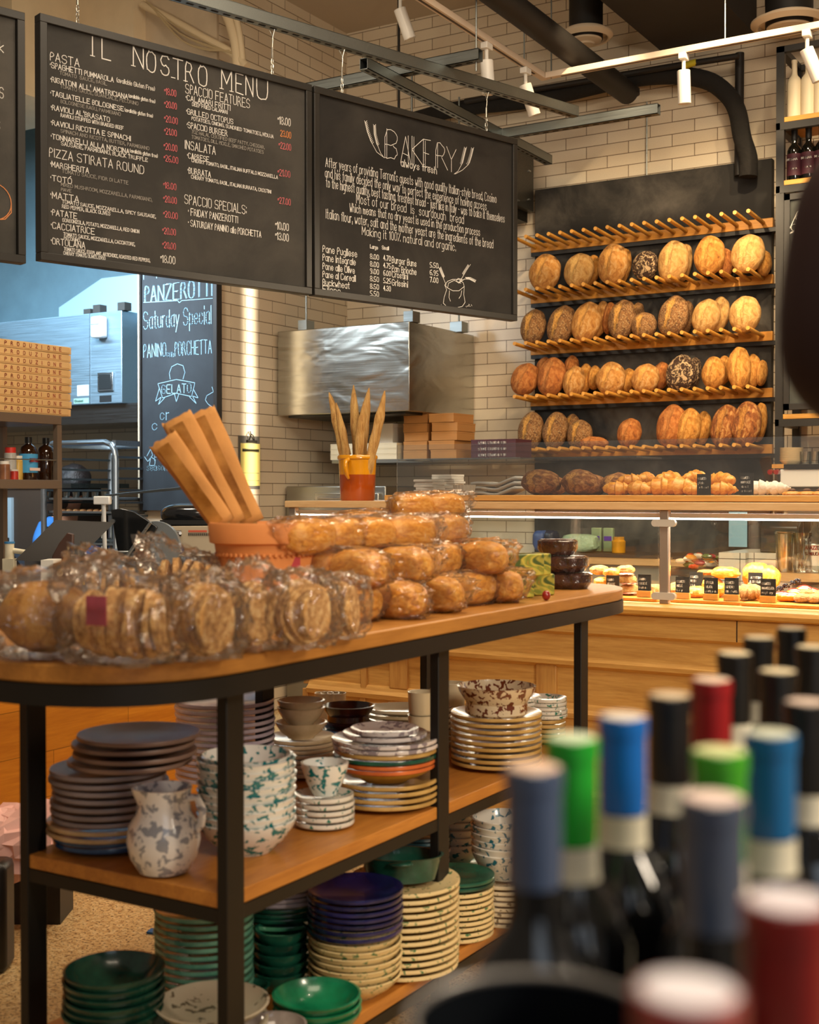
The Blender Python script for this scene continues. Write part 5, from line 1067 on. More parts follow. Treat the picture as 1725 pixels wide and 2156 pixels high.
# kitchen worker
def skin(name, V_, E_, rad, mat, parent=None, root=0, lv=2):
    me = bpy.data.meshes.new(name); me.from_pydata([tuple(q) for q in V_], E_, []); o = bpy.data.objects.new(name, me); COL.objects.link(o)
    if parent: o.parent = parent
    md = o.modifiers.new('skin', 'SKIN'); md.use_smooth_shade = True
    for i, r in enumerate(rad):
        rr = r if isinstance(r, tuple) else (r, r); me.skin_vertices[0].data[i].radius = rr
    me.skin_vertices[0].data[root].use_root = True; s = o.modifiers.new('sub', 'SUBSURF'); s.levels = lv; s.render_levels = lv
    me.materials.append(mat); return o
SKIN = plain('#b98262', .5, var=.05)
def K2(u, v, s): return at(u, v, s=s)
def person(label, J, cloth, trous, hair, hair_pos, hands=()):
    # J: joints in world space: pelvis, chest, neck, head, crown, (shoulder, elbow, wrist) x2, (hip, knee, ankle, toe) x2
    o0 = V((J['pelvis'].x, J['pelvis'].y, 0)); o = T('person', label, 'person', o0)
    g = {k: v - o0 for k, v in J.items()}
    def part(name, keys, E, rad, mat, par=o, root=0):
        vs = [g[k] for k in keys]; return skin(name, vs, [(keys.index(a), keys.index(b)) for a, b in E], rad, mat, par, root)
    keys = ['pelvis', 'chest', 'neck', 'head', 'crown', 'sl', 'el', 'wl', 'sr', 'er', 'wr', 'hl', 'kl', 'al', 'tl', 'hr', 'kr', 'ar', 'tr']
    E = [('pelvis', 'chest'), ('chest', 'neck'), ('neck', 'head'), ('head', 'crown'), ('chest', 'sl'), ('sl', 'el'), ('el', 'wl'), ('chest', 'sr'), ('sr', 'er'), ('er', 'wr'), ('pelvis', 'hl'), ('hl', 'kl'), ('kl', 'al'), ('al', 'tl'), ('pelvis', 'hr'), ('hr', 'kr'), ('kr', 'ar'), ('ar', 'tr')]
    rad = [.13, .14, .052, .088, .07, .055, .043, .027, .055, .043, .027, .085, .058, .037, .03, .085, .058, .037, .03]
    for sd in 'lr':
        w_, e_ = g['w' + sd], g['e' + sd]; dr = (w_ - e_).normalized(); sdv = dr.orthogonal().normalized(); pl_ = 'palm' + sd; g[pl_] = w_ + dr * .05; keys.append(pl_); E.append(('w' + sd, pl_)); rad.append((.036, .018))
        for f in range(5):
            off = sdv * (-.03 + .017 * f) if f else sdv * -.045; L = (.04, .075, .085, .08, .06)[f]; k1, k2 = 'f%s%da' % (sd, f), 'f%s%db' % (sd, f); bend = sdv.cross(dr) * .02
            g[k1] = g[pl_] + dr * (.01 if f == 0 else .03) + off; g[k2] = g[k1] + dr * L * .8 + bend; keys += [k1, k2]; E += [(pl_, k1), (k1, k2)]; rad += [.0095, .0075]
    part('body', keys, E, rad, SKIN)
    m = MB(); hd = g['head'].lerp(g['crown'], .5)
    ck = ['pelvis', 'chest', 'neck', 'sl', 'el', 'wl', 'sr', 'er', 'wr']; cE = [e for e in E if e[0] in ck and e[1] in ck]
    part('jacket', ck, cE, [.155, .165, .068, .078, .064, .052, .078, .064, .052], cloth)
    tk_ = ['pelvis', 'hl', 'kl', 'al', 'hr', 'kr', 'ar']; part('trousers', tk_, [e for e in E if e[0] in tk_ and e[1] in tk_], [.15, .1, .073, .055, .1, .073, .055], trous)
    for k in ('l', 'r'): part('shoe', ['a' + k, 't' + k], [('a' + k, 't' + k)], [.05, .045], BLACKP)
    MB().blob(g['crown'] + hair_pos, (.105, .11, .11), .10, 2, 3, 40, 28).build('hair', hair, o)
    fd = -hair_pos.normalized() if hair_pos.length > .001 else V((0, -1, 0)); fd.z = 0; fd = fd.normalized() if fd.length > .01 else V((0, -1, 0)); rt = fd.cross(V((0, 0, 1)))
    hc = g['head'] + V((0, 0, .03))
    MB().blob(hc + fd * .095 - V((0, 0, .01)), (.012, .014, .022), 0).build('nose', SKIN, o)
    for s_ in (-1, 1): MB().blob(hc + fd * .082 + rt * s_ * .03 + V((0, 0, .02)), (.010,) * 3, 0).build('eye', plain('#2c211c', .2), o); MB().blob(hc + rt * s_ * .088, (.012, .014, .028), 0).build('ear', SKIN, o)
    MB().blob(hc + fd * .083 - V((0, 0, .045)), (.022, .01, .006), 0).build('mouth', plain('#9a5248', .5), o)
    return o
s = 8.3; Z = lambda p, z: V((p.x, p.y, z))
pv = K2(100, 1200, s); dirv = R0 * .9 - F0 * .2
J = dict(pelvis=Z(pv, .92), chest=Z(K2(132, 1090, s), 1.12), neck=Z(K2(150, 1060, s), 1.22), head=Z(K2(156, 1030, s), 1.31), crown=Z(K2(158, 1010, s), 1.38),
 sl=Z(K2(110, 1080, s - .15), 1.13), el=Z(K2(84, 1130, s - .3), .98), wl=Z(K2(130, 1150, s - .5), .9), sr=Z(K2(160, 1080, s + .15), 1.13), er=Z(K2(190, 1120, s + .1), .98), wr=Z(K2(200, 1140, s - .2), .9),
 hl=Z(pv - R0 * .09, .86), kl=Z(pv - R0 * .1 + F0 * -.03, .47), al=Z(pv - R0 * .1, .08), tl=Z(pv - R0 * .1 - F0 * .14, .04), hr=Z(pv + R0 * .09, .86), kr=Z(pv + R0 * .1 + F0 * -.03, .47), ar=Z(pv + R0 * .1, .08), tr=Z(pv + R0 * .1 - F0 * .14, .04))
person('person in a blue top with dark hair bending forward behind the tray rack', J, plain('#3273b8', .8, var=.15), plain('#20242c', .8), plain('#1a1210', .5, var=.2, bumpy=.6, bs=90), -F0 * .035 + V((0, 0, .0)))
# ------------------------------------------------------------ island table
XT = -1.568; XW = -2.138; YN, YM, YF = 1.913, 2.754, 3.65; TZ = 1.0; MZ = .526; LZ = .135
tb = T('display_table', 'long oval ended display table with oak shelves and black metal frame', 'table', ((XT + XW) / 2, (YN + YF) / 2, 0))
def tl_(x, y): return x - (XT + XW) / 2, y - (YN + YF) / 2
HW = (XT - XW) / 2 + .07; Y0 = YN - (YN + YF) / 2; Y1 = -Y0
def stadium(hw, ex=0.0, n=20, p=.78):
    P = []
    for i in range(n + 1):
        a = PI * i / n; c, s_ = math.cos(a), math.sin(a); P.append((hw * math.copysign(abs(c) ** p, c), Y1 + .0 + hw * .95 * abs(s_) ** p + ex))
    return P + [(-x, -y) for x, y in P]
MB().prism(stadium(HW), .965, 1.0).build('oak_top', wood('#9a6428', '#bd823a', 'Y', .4), tb, bev=.004)
o_ = stadium(HW + .002); i_ = stadium(HW - .02); n_ = len(o_); m = MB()
m.add([(x, y, z) for z in (.926, .964) for x, y in o_] + [(x, y, z) for z in (.926, .964) for x, y in i_], [f for i in range(n_) for j in [(i + 1) % n_] for f in ((i, j, n_ + j, n_ + i), (2 * n_ + i, 3 * n_ + i, 3 * n_ + j, 2 * n_ + j), (i, 2 * n_ + i, 2 * n_ + j, j), (n_ + i, n_ + j, 3 * n_ + j, 3 * n_ + i))])
m.build('rim_band', BLACKM, tb)
LX, LY = .0125, .027
for x in (XT - LX, XW + LX):
    for y in (YN + LY, YM, YF - LY):
        a, b = tl_(x, y); MB().box(a - LX, b - LY, 0, a + LX, b + LY, .964).build('leg', BLACKM, tb, bev=.002)
for z in (MZ, LZ):
    a, b = tl_(XW + .005, YN + .005); c, d = tl_(XT - .005, YF - .005); MB().box(a, b, z - .03, c, d, z).build('oak_shelf', wood('#a9692a', '#cf8c3c', 'Y', .4), tb, bev=.002)
    a, b = tl_(XW, YN); c, d = tl_(XT, YF); z1 = z - .0305; z0 = z1 - .027
    a, b, c, d = a + .002, b + .002, c - .002, d - .002; MB().box(a, b, z0, c, b + .02, z1).box(a, d - .02, z0, c, d, z1).box(a, b, z0, a + .02, d, z1).box(c - .02, b, z0, c, d, z1).build('shelf_frame', BLACKM, tb)
# ------------------------------------------------------------ crockery
def plate_mb(r, h=.016, rim=.7, n=44, wob=None): return MB().lathe([(.0, .0035), (r * .5, .0), (r * .56, .0), (r * .6, .004), (r * .965, h - .009), (r * .995, h - .0065), (r, h - .002), (r * .99, h + .002), (r * .96, h + .0015), (r * rim, .0075), (.0, .0065)], n, wob=wob)
def bowl_mb(r, h, t=.005, foot=.42, n=44): return MB().lathe([(.0, .003), (r * foot, .0), (r * (foot + .04), .005), (r * .78, h * .42), (r * .95, h * .8), (r, h), (r - t, h + .001), (r * .95 - t, h * .8), (r * .76 - t * .6, h * .44), (r * foot, .010), (.0, .009)], n)
SHM = {}
def dishes(px, z, layers, where, s=None, jit=.002):
    """layers bottom to top: (n, kind, r, dz, mat, description, h)"""
    p = at(px[0], px[1], z=z); zz = z + .0006
    for (n, kind, r, dz, mat, desc, *hh) in layers:
        h = hh[0] if hh else (.016 if kind == 'plate' else .05); key = (kind, r, h, mat.name); first = key not in SHM
        for i in range(n):
            if key not in SHM:
                mb = plate_mb(r, h) if kind == 'plate' else bowl_mb(r, h, foot=.5 if kind == 'bowl' else .76)
                o = mb.build('plate' if kind == 'plate' else 'bowl', mat); SHM[key] = o.data
            else:
                o = bpy.data.objects.new('plate' if kind == 'plate' else 'bowl', SHM[key]); COL.objects.link(o)
            o.location = (p.x + random.uniform(-jit, jit), p.y + random.uniform(-jit, jit), zz); o.rotation_euler = (0, 0, random.uniform(0, 6))
            w_ = 'single one' if n == 1 else ('%s of its kind' % nth(n - 1 - i))
            lab = '%s, %s, %s' % (desc, w_, where); assert len(lab.replace(',', '').split()) <= 16, lab
            tag(o, lab, 'plate' if kind == 'plate' else 'bowl', desc + ' ' + where); zz += dz
    return p, zz
BR = plain('#8d7264', .38, var=.2); SL = plain('#8c8082', .38, var=.2); CRM = glaze('#c7a982', '#a98d62'); BLU = glaze('#2f5f8c', '#1d3f6a'); TEAL = speckle('#f0f0ea', '#1f7f84', 46, .55); GSP = speckle('#e8e4d8', '#2f7f6c', 60, .58)
LAV = glaze('#d8ccd4', '#b0a6bc'); BEI = glaze('#dcc6a2', '#bfa882'); DKB = glaze('#3a1510', '#1d0a08'); BWH = speckle('#8fa8c4', '#3a6ea8', 50, .5); CYM = glaze('#cba866', '#a88548'); YEL = glaze('#cf9f3c', '#b08428'); ORG = glaze('#d9743c', '#b95a28')
GRN = glaze('#1f5f4a', '#0f3a30'); GRL = glaze('#5fa880', '#357a5e'); WSP = speckle('#d2cac8', '#8a7f86', 50, .54); BRS = speckle('#dcc9a8', '#6a3320', 55, .52); NVY = glaze('#1c1c58', '#101038'); CSP = speckle('#e2cc98', '#4a7a50', 70, .6); SPB = speckle('#c9bda4', '#6a5f4c', 40, .6); WSB = speckle('#e0dcd2', '#2a6f86', 46, .58); MINT = glaze('#7fb79c', '#4a8f78')
GBR = glaze('#1b4f3f', '#0b2c26'); BRG = glaze('#15855a', '#0a5f3c')
dishes((232, 1775), MZ, [(2, 'plate', .125, .013, BLU, 'blue beaded dinner plate'), (2, 'plate', .138, .014, CRM, 'sand coloured dinner plate'), (7, 'plate', .128, .0165, SL, 'slate grey dinner plate')], 'near end of middle shelf', jit=.004)
p, zz = dishes((262, 1775), MZ + .175, [], ''); 
pp = at(275, 1775, z=MZ); 
for i in range(4):
    o = plate_mb(.136, .018).build('plate', BR, loc=(pp.x + .01 * (i % 2) - .006 * i, pp.y + .012 * i, MZ + .170 + i * .0165)); tag(o, 'brown dinner plate, %s of the brown ones, near end of middle shelf' % nth(3 - i), 'plate', 'brown dinner plates')
# jug
jp = at(345, 1838, z=MZ); jg = T('jug', 'round bellied white jug splashed with grey at the near shelf edge', 'jug', (jp.x, jp.y, MZ + .0006), YAW); JM = speckle('#f0ecea', '#9a9ca6', 40, .53, .15)
MB().lathe([(0, .003), (.035, 0), (.05, .006), (.068, .035), (.075, .068), (.071, .098), (.056, .122), (.053, .145), (.056, .168), (.058, .176), (.053, .176), (.049, .145), (.052, .122), (.066, .098), (.07, .068), (.04, .01), (0, .008)], 44, wob=lambda a, z: (.13 * math.exp(-((a - 3.5) / .3) ** 2) if z > .15 else 0)).build('jug_body', JM, jg)
MB().tube([(.045, -.01, .155), (.07, -.015, .158), (.082, -.018, .135), (.08, -.018, .105), (.062, -.012, .085)], [.009, .008, .008, .008, .009], 12).build('handle', JM, jg)
dishes((520, 1790), MZ, [(9, 'bowl', .108, .0165, TEAL, 'white bowl splattered teal', .07), (1, 'bowl', .1, .02, TEAL, 'topmost taller white bowl splattered teal', .06)], 'behind the near leg')
dishes((683, 1738), MZ, [(5, 'plate', .07, .0145, GSP, 'small white plate flecked green', .015), (1, 'bowl', .056, .05, TEAL, 'small footed bowl splashed teal', .075)], 'middle of middle shelf')
dishes((812, 1693), MZ, [(4, 'plate', .132, .016, CYM, 'mustard cream dinner plate', .02), (1, 'bowl', .125, .024, YEL, 'wide yellow bowl', .036), (2, 'plate', .126, .012, ORG, 'plate with orange rim'), (1, 'plate', .13, .014, GRN, 'dark green dinner plate'), (1, 'plate', .13, .012, CYM, 'cream plate above the green'), (2, 'plate', .133, .0125, WSP, 'greyish speckled dinner plate'), (1, 'plate', .105, .011, WSP, 'smaller grey speckled plate'), (1, 'plate', .085, .01, WSP, 'smallest grey speckled plate')], 'by the middle leg')
dishes((474, 1640), MZ, [(13, 'plate', .134, .0165, LAV, 'pale lavender plate', .018)], 'tall stack behind the near leg')
dishes((634, 1630), MZ, [(8, 'plate', .095, .0125, BEI, 'beige side plate'), (1, 'bowl', .072, .035, BEI, 'shallow beige bowl', .045), (2, 'bowl', .066, .02, BEI, 'deeper beige bowl', .05)], 'beside lavender stack')
dishes((735, 1590), MZ, [(3, 'bowl', .085, .018, BWH, 'blue white bowl', .045), (1, 'plate', .082, .012, glaze('#2a6f86', '#184a5c'), 'petrol blue plate'), (1, 'deep', .068, .032, DKB, 'low dark brown bowl', .035), (1, 'deep', .078, .03, DKB, 'glossy dark brown pot bowl', .05)], 'centre back of shelf')
dishes((885, 1640), MZ, [(8, 'plate', .07, .0135, CYM, 'ochre side plate')], 'under the cream mugs')
IV = glaze('#d9c8a4', '#b9a680'); IVD = speckle('#dccdac', '#3d4a66', 14, .66)
p = at(858, 1575, z=MZ)
for i in range(4):
    o = plate_mb(.125, .02).build('oval_platter', IV if i < 3 else IVD, loc=(p.x, p.y, MZ + .0006 + .055 + i * .016)); o.scale = (1.12, .72, 1); o.rotation_euler.z = YAW; tag(o, 'oval ivory platter with blue dots, %s of the platter pile' % nth(3 - i), 'platter', 'oval platters')
tag(plate_mb(.1, .05).build('serving_dish', CYM, loc=(p.x, p.y, MZ + .0006)), 'deep ochre dish carrying the oval platters', 'dish')
def mug(loc, r, h, mat, label, ang=0, up=1):
    o = T('mug', label, 'mug', loc, ang); MB().lathe([(0, .004), (r * .85, 0), (r * .95, .006), (r, h * .9), (r * 1.03, h), (r * .95, h), (r * .9, .01), (0, .008)], 30).build('mug_body', mat, o)
    MB().tube([(r * .95, 0, h * .8), (r * 1.5, 0, h * .78), (r * 1.75, 0, h * .5), (r * 1.45, 0, h * .22), (r * .95, 0, h * .2)], [.006, .006, .006, .006, .006], 10).build('handle', mat, o); return o
q = at(888, 1640, z=MZ); mz = MZ + .0006 + 8 * .0135 + .004
mug((q.x, q.y, mz), .037, .062, IVD, 'cream dotted mug on the ochre plates, lower of two', YAW - .4); mug((q.x, q.y, mz + .063), .037, .062, IVD, 'cream dotted mug on the ochre plates, upper of two', YAW - .2)
p_, z_ = dishes((952, 1565), MZ, [(6, 'plate', .085, .016, CYM, 'cream plate', .018)], 'behind the middle leg')
mug((p_.x, p_.y, z_ + .004), .042, .088, IVD, 'tall cream mug with dots behind the middle leg, handle left', YAW + PI)
dishes((1045, 1612), MZ, [(9, 'plate', .13, .0165, CYM, 'mustard glazed plate', .02), (1, 'deep', .112, .06, BRS, 'large bowl splattered brown', .08)], 'right of middle leg')
dishes((1078, 1560), MZ, [(6, 'plate', .088, .0145, CYM, 'small ochre plate'), (4, 'plate', .092, .0125, GSP, 'small white plate flecked green', .016)], 'stack behind brown bowl')
dishes((1150, 1562), MZ, [(5, 'plate', .062, .0145, CYM, 'little ochre plate'), (5, 'plate', .066, .0125, GSP, 'little white plate flecked green', .016)], 'by far leg')
for i, u in enumerate((655, 668, 682)):
    p = at(u, 1560, z=MZ); mug((p.x - .02, p.y + .1, MZ + .001), .03, .135, BEI, 'beige cup behind the dark bowls with its handle up, %s' % nth(i), YAW + 1.6)
# bottom shelf
dishes((240, 2235), LZ, [(3, 'plate', .118, .016, GRL, 'wide light green plate', .022), (6, 'bowl', .103, .0165, GBR, 'glossy dark green bowl', .062)], 'near corner of bottom shelf')
dishes((430, 2120), LZ, [(14, 'plate', .112, .0165, MINT, 'sage green plate', .018)], 'tall stack behind the near leg')
dishes((595, 2040), LZ, [(8, 'plate', .125, .0175, GRL, 'mid green plate', .018), (3, 'plate', .12, .012, GRN, 'dark green plate'), (4, 'plate', .118, .011, LAV, 'pinkish plate')], 'back of bottom shelf')
dishes((590, 2085), LZ, [(5, 'bowl', .064, .024, GRN, 'small deep green bowl', .05)], 'left of the navy plates')
dishes((525, 2125), LZ, [(1, 'bowl', .048, .03, GRN, 'green cup shaped bowl', .055)], 'beside the near leg')
dishes((748, 2090), LZ, [(9, 'bowl', .11, .0155, CSP, 'cream bowl flecked green', .05), (7, 'plate', .112, .0145, NVY, 'navy blue plate', .02)], 'centre of bottom shelf')
dishes((668, 2178), LZ, [(3, 'bowl', .096, .017, BRG, 'bright green bowl', .055)], 'in front of the navy plates')
dishes((446, 2225), LZ, [(3, 'plate', .118, .025, SPB, 'stone coloured plate', .03), (1, 'bowl', .118, .02, SPB, 'wide stone speckled bowl', .04)], 'near edge of bottom shelf')
dishes((575, 2245), LZ, [(3, 'bowl', .07, .02, glaze('#a89c94', '#6f625c', .05), 'shiny grey bowl', .045)], 'near edge right of stone plates')
dishes((850, 2035), LZ, [(13, 'plate', .138, .0165, CSP, 'cream plate with flecked rim', .02)], 'tall stack by the middle leg')
p = at(845, 2035, z=LZ); gd = T('oval_dish', 'dark green oval baking dish on the cream flecked plates', 'dish', (p.x, p.y, LZ + .001 + 13 * .0165 + .004), YAW)
gm = MB().lathe([(0, .003), (.08, 0), (.095, .055), (.1, .06), (.094, .06), (.078, .008), (0, .007)], 44); gm.xf(Matrix.Diagonal((1.05, .68, 1, 1))); gm.build('dish_body', GBR, gd); MB().blob((0, -.072, .054), (.03, .014, .005)).build('lug_handle', GBR, gd)
dishes((962, 1968), LZ, [(9, 'plate', .1, .0145, CSP, 'small cream plate with flecked rim', .017), (2, 'plate', .1, .012, GRN, 'glossy green plate', .018)], 'right of the middle leg')
dishes((1062, 1935), LZ, [(8, 'plate', .105, .0145, SPB, 'stone plate'), (6, 'bowl', .092, .018, WSB, 'white bowl flecked blue green', .075)], 'far end of bottom shelf')
dishes((882, 1905), LZ, [(10, 'plate', .09, .0165, SL, 'slate plate'), (3, 'plate', .09, .012, glaze('#1f4a58', '#12303a'), 'dark petrol plate', .018)], 'behind the green oval dish')
dishes((962, 1880), LZ, [(6, 'plate', .085, .016, GRL, 'pale green plate'), (5, 'bowl', .085, .022, WSB, 'white bowl flecked blue green', .06)], 'behind the middle leg')

# ------------------------------------------------------------ bread on the table top
TC = plain('#d58748', .75, var=.08)
pt = at(566, 1160, s=3.0); pt.z = TZ; tp = T('terracotta_pot', 'low wide terracotta pot with a thick rim holding wrapped baguettes', 'pot', (pt.x, pt.y, TZ + .0006)); hz_ = at(566, 1100, s=3.0).z - TZ
MB().lathe([(0, 0), (.085, 0), (.118, hz_ - .075), (.122, hz_ - .072), (.126, hz_ - .05), (.137, hz_ - .046), (.141, hz_ - .006), (.138, hz_), (.128, hz_), (.124, hz_ - .04), (.1, .02), (0, .02)], 56).build('pot_body', TC, tp)
m = MB()
for k in range(56): a = 2 * PI * k / 56; m.blob((.121 * math.cos(a), .121 * math.sin(a), hz_ - .073), (.0055, .0055, .006), nu=6, nv=4)
m.build('rope_trim', TC, tp)
KP = plain('#bf8546', .85, var=.1, bumpy=.3, bs=30)
wn_ = NT('brown_window'); wn_.set(color=wn_.ramp(wn_.noise(12, 5), [(.35, C('#7a4a18')), (.65, C('#b98240'))]), rough=.22, coat=.5); WND = wn_.m
def sleeve(b0, t0, wd, label, seed):
    b = at(b0[0], b0[1], s=3.0 + .03 * seed); t_ = at(t0[0], t0[1], s=2.96 + .05 * seed); o = T('wrapped_baguette', label, 'bread', b, 0, 'baguettes in paper sleeves'); d_ = (t_ - b); L = d_.length; d_.normalize(); side = R0 - d_ * R0.dot(d_); side.normalize(); fw = d_.cross(side)
    def f(u, v):
        a = 2 * PI * u; w_ = wd * (.8 + .2 * v) * (1 + .03 * math.sin(v * 9 + seed)); return d_ * (L * v * (1 + (.05 * noise.noise(V((a * 1.6, seed * 3, 0))) if v > .9 else 0))) + side * (w_ * .5 * math.copysign(abs(math.cos(a)) ** .9, math.cos(a))) + fw * (.019 * math.sin(a) + .0025 * math.sin(v * 11 + a * 2))
    s_ = MB().grid(f, 28, 16, True).build('paper_sleeve', KP, o); s_.modifiers.new('thick', 'SOLIDIFY').thickness = .0015
    pts = [d_ * (L * k / 12 * 1.06 - .06) for k in range(13)]; MB().tube(pts, [.0155 * min(1, (12.4 - k) / 2.5) for k in range(13)], 14).build('baguette', crust('flour'), o)
    wn = MB().grid(lambda u, v: d_ * (L * (.05 + .9 * v)) + side * ((u - .5 - .12) * wd * .42) - fw * (.0215 + .001 * math.sin(v * 20)) * (1 if fw.dot(F0) > 0 else -1), 3, 14).build('clear_window', WND, o)
sleeve((470, 1104), (343, 925), .072, 'paper wrapped baguette in the pot, leftmost and lowest', 0); sleeve((492, 1104), (372, 880), .078, 'paper wrapped baguette in the pot, second from the left', 1); sleeve((528, 1104), (418, 868), .085, 'paper wrapped baguette in the pot, rightmost', 2)
def wrap(name, r, seed, parent, tail=None, mat=None):
    def fn(q, d):
        n_ = abs(noise.noise(d * 3.2 + V((seed, 0, 0)))) + .6 * abs(noise.noise(d * 7 + V((seed, 3, 0)))) + .3 * abs(noise.noise(d * 15 + V((seed, 3, 0)))); q = q * (.98 + .24 * n_)
        if tail:
            k = max(0, d.dot(V(tail).normalized()) - .72) / .28; q = q + V(tail) * k * (.8 + .5 * noise.noise(d * 7 + V((seed,) * 3)))
        q.z = max(q.z, -r[2] * .97); return q
    o = MB().blob((0, 0, 0), r, 0, 1, seed, 46, 30, fn, .66).build(name, mat or FILM, parent, sharp=28); return o
SLM = {}
def bread_bag(u, v, w, h, dep, label, seed, rz=0, pink=False, whole=False, z=None, tail=None, kind='boule'):
    s_ = None; s0 = 2.45
    p = at(u, v, z=z or TZ + .08); s0 = (p - EP).dot(FW); W_ = w / FPX * s0 * 1.16; H_ = h / FPX * s0 * 1.1
    zc = (TZ + H_ / 2 + .001) if z is None else z
    p = at(u, v, z=zc); o = T('bread_bag', label, 'bagged bread', p, YAW + R(rz), 'clear bags of bread')
    r = (W_ / 2, dep / 2, H_ / 2)
    if whole: MB().blob((0, 0, -.005), (r[0] * .84, r[1] * .85, r[2] * .82), .12, 2, seed, 30, 18, None, .9).build('loaf', crust('gold'), o)
    else:
        n = max(4, int(W_ / .016))
        for i in range(n):
            x = -r[0] * .8 + r[0] * 1.6 * (i + .5) / n; e = math.sqrt(max(.2, 1 - (x / r[0]) ** 2 * .7)); mb = MB(); rr = (r[1] * .78 * e, r[2] * .84 * e); st = len(mb.v)
            mb.prism([(rr[0] * math.cos(a) * (1 + .05 * math.sin(3 * a + i)), rr[1] * math.sin(a) * (1 + .05 * math.cos(2 * a + i))) for a in [2 * PI * k / 22 for k in range(22)]], -.005, .005, 'YZ')
            mb.xf(Matrix.Translation((x, random.uniform(-.008, .008), -.003)) @ Matrix.Rotation(random.uniform(-.25, .25) + .35, 4, 'Z') @ Matrix.Rotation(random.uniform(-.15, .15), 4, 'Y'))
            mb.build('slice', SLC, o)
    wrap('plastic_wrap', r, seed, o, tail)
    if pink: MB().box(-.02, -r[1] * .93, -.0, .022, -r[1] * .9, .05).build('label_paper', plain('#c4405c', .6), o)
    return o
sn = NT('toasted_slice'); sn.set(color=sn.ramp(sn.noise(60, 5, .7), [(.33, C('#8a5c2c')), (.5, C('#cf9c5c')), (.66, C('#ecca90'))]), rough=.85); sn.bump(sn.noise(90, 4, .7), .6, .01); SLC = sn.m
bread_bag(95, 1292, 190, 165, .20, 'bag with a whole golden loaf at the left end of the table', 1, 10, whole=True, tail=(.03, .0, .03))
bread_bag(262, 1308, 230, 165, .17, 'large bag of sliced brown bread with a pink label', 2, -25, pink=True, tail=(-.02, 0, .025))
bread_bag(428, 1300, 118, 165, .15, 'bag of dark bread slices right of the pink labelled bag', 3, -50)
bread_bag(528, 1290, 112, 150, .15, 'bag of bread slices in front of the terracotta pot', 4, -50, tail=(0, 0, .025))
bread_bag(630, 1285, 118, 150, .15, 'bag of grey brown bread slices, third right of the pink label', 5, -50)
bread_bag(718, 1278, 90, 130, .12, 'bag of bread slices touching the golden bun bags', 6, -45)
bread_bag(252, 1248, 150, 130, .14, 'rear bag with reddish bread slices and a twisted top', 7, -10, z=1.07, tail=(-.03, 0, .03))
bread_bag(385, 1240, 130, 145, .14, 'rear bag of bread below the beige scale', 8, -20, z=1.081, tail=(-.03, 0, .035))
bread_bag(505, 1238, 120, 130, .12, 'rear bag of bread just in front of the pot', 9, -20, z=1.075)
bread_bag(620, 1245, 120, 125, .12, 'rear bag of bread right of the pot with a red corner', 10, -20, z=1.07)
q = at(607, 1186, s=2.9); tag(MB().box(-.028, 0, -.012, .028, .004, .014).build('red_label', plain('#b3242a', .5), loc=q, rz=YAW + .3), 'small red paper label lying by the bun bags', 'label')
BUNM = {}
def bun_bag(x, y, z, L, r, rz, label, seed, n=2):
    o = T('bun_bag', label, 'bagged buns', (x, y, z), rz, 'clear bags of golden buns')
    for i in range(n):
        c = (-L / 2 + L * (i + .5) / n, 0, 0); MB().blob(c, (L / n * .6, r * .95, r * .88), .06, 2, seed + i, 26, 16, None, .8).build('bread_roll', crust('bun'), o)
    wrap('plastic_wrap', (L / 2 + .012, r, r * .92), seed, o, (.03 if seed % 2 else -.03, 0, .01))
rows = [(0, [(2.42, 0), (2.60, 0), (2.80, 0), (2.98, 0), (3.14, 0)], 1.045), (1, [(2.46, 0), (2.66, 0), (2.88, 0), (3.06, 0)], 1.125), (2, [(2.48, 0), (2.72, 0), (3.0, 0)], 1.2)]
c_i = 0
for lv, lst, z in rows:
    for k, (y, _) in enumerate(lst):
        x = -1.66 - .03 * lv + random.uniform(-.02, .02)
        bun_bag(x, y, z, .24 if lv < 2 else .30, .052 if lv < 2 else .048, (PI / 2 - .2 if (k + lv) % 3 == 0 else .1) + random.uniform(-.2, .2) if lv < 2 else PI / 2 + random.uniform(-.3, .3), 'bag of golden buns in the pile, %s layer, %s from the left' % (('bottom', 'middle', 'top')[lv], nth(k)), 11 + c_i); c_i += 1
for k, (y, z) in enumerate(((2.55, 1.045), (2.85, 1.045), (2.9, 1.14), (3.1, 1.2))): bun_bag(-1.96, y, z, .26, .055, .2 * k, 'bag of golden buns at the back of the pile, %s from the left' % nth(k), 30 + k)
bun_bag(-1.78, 3.04, 1.265, .22, .04, 1.2, 'single bag of darker buns lying on top of the pile', 41)
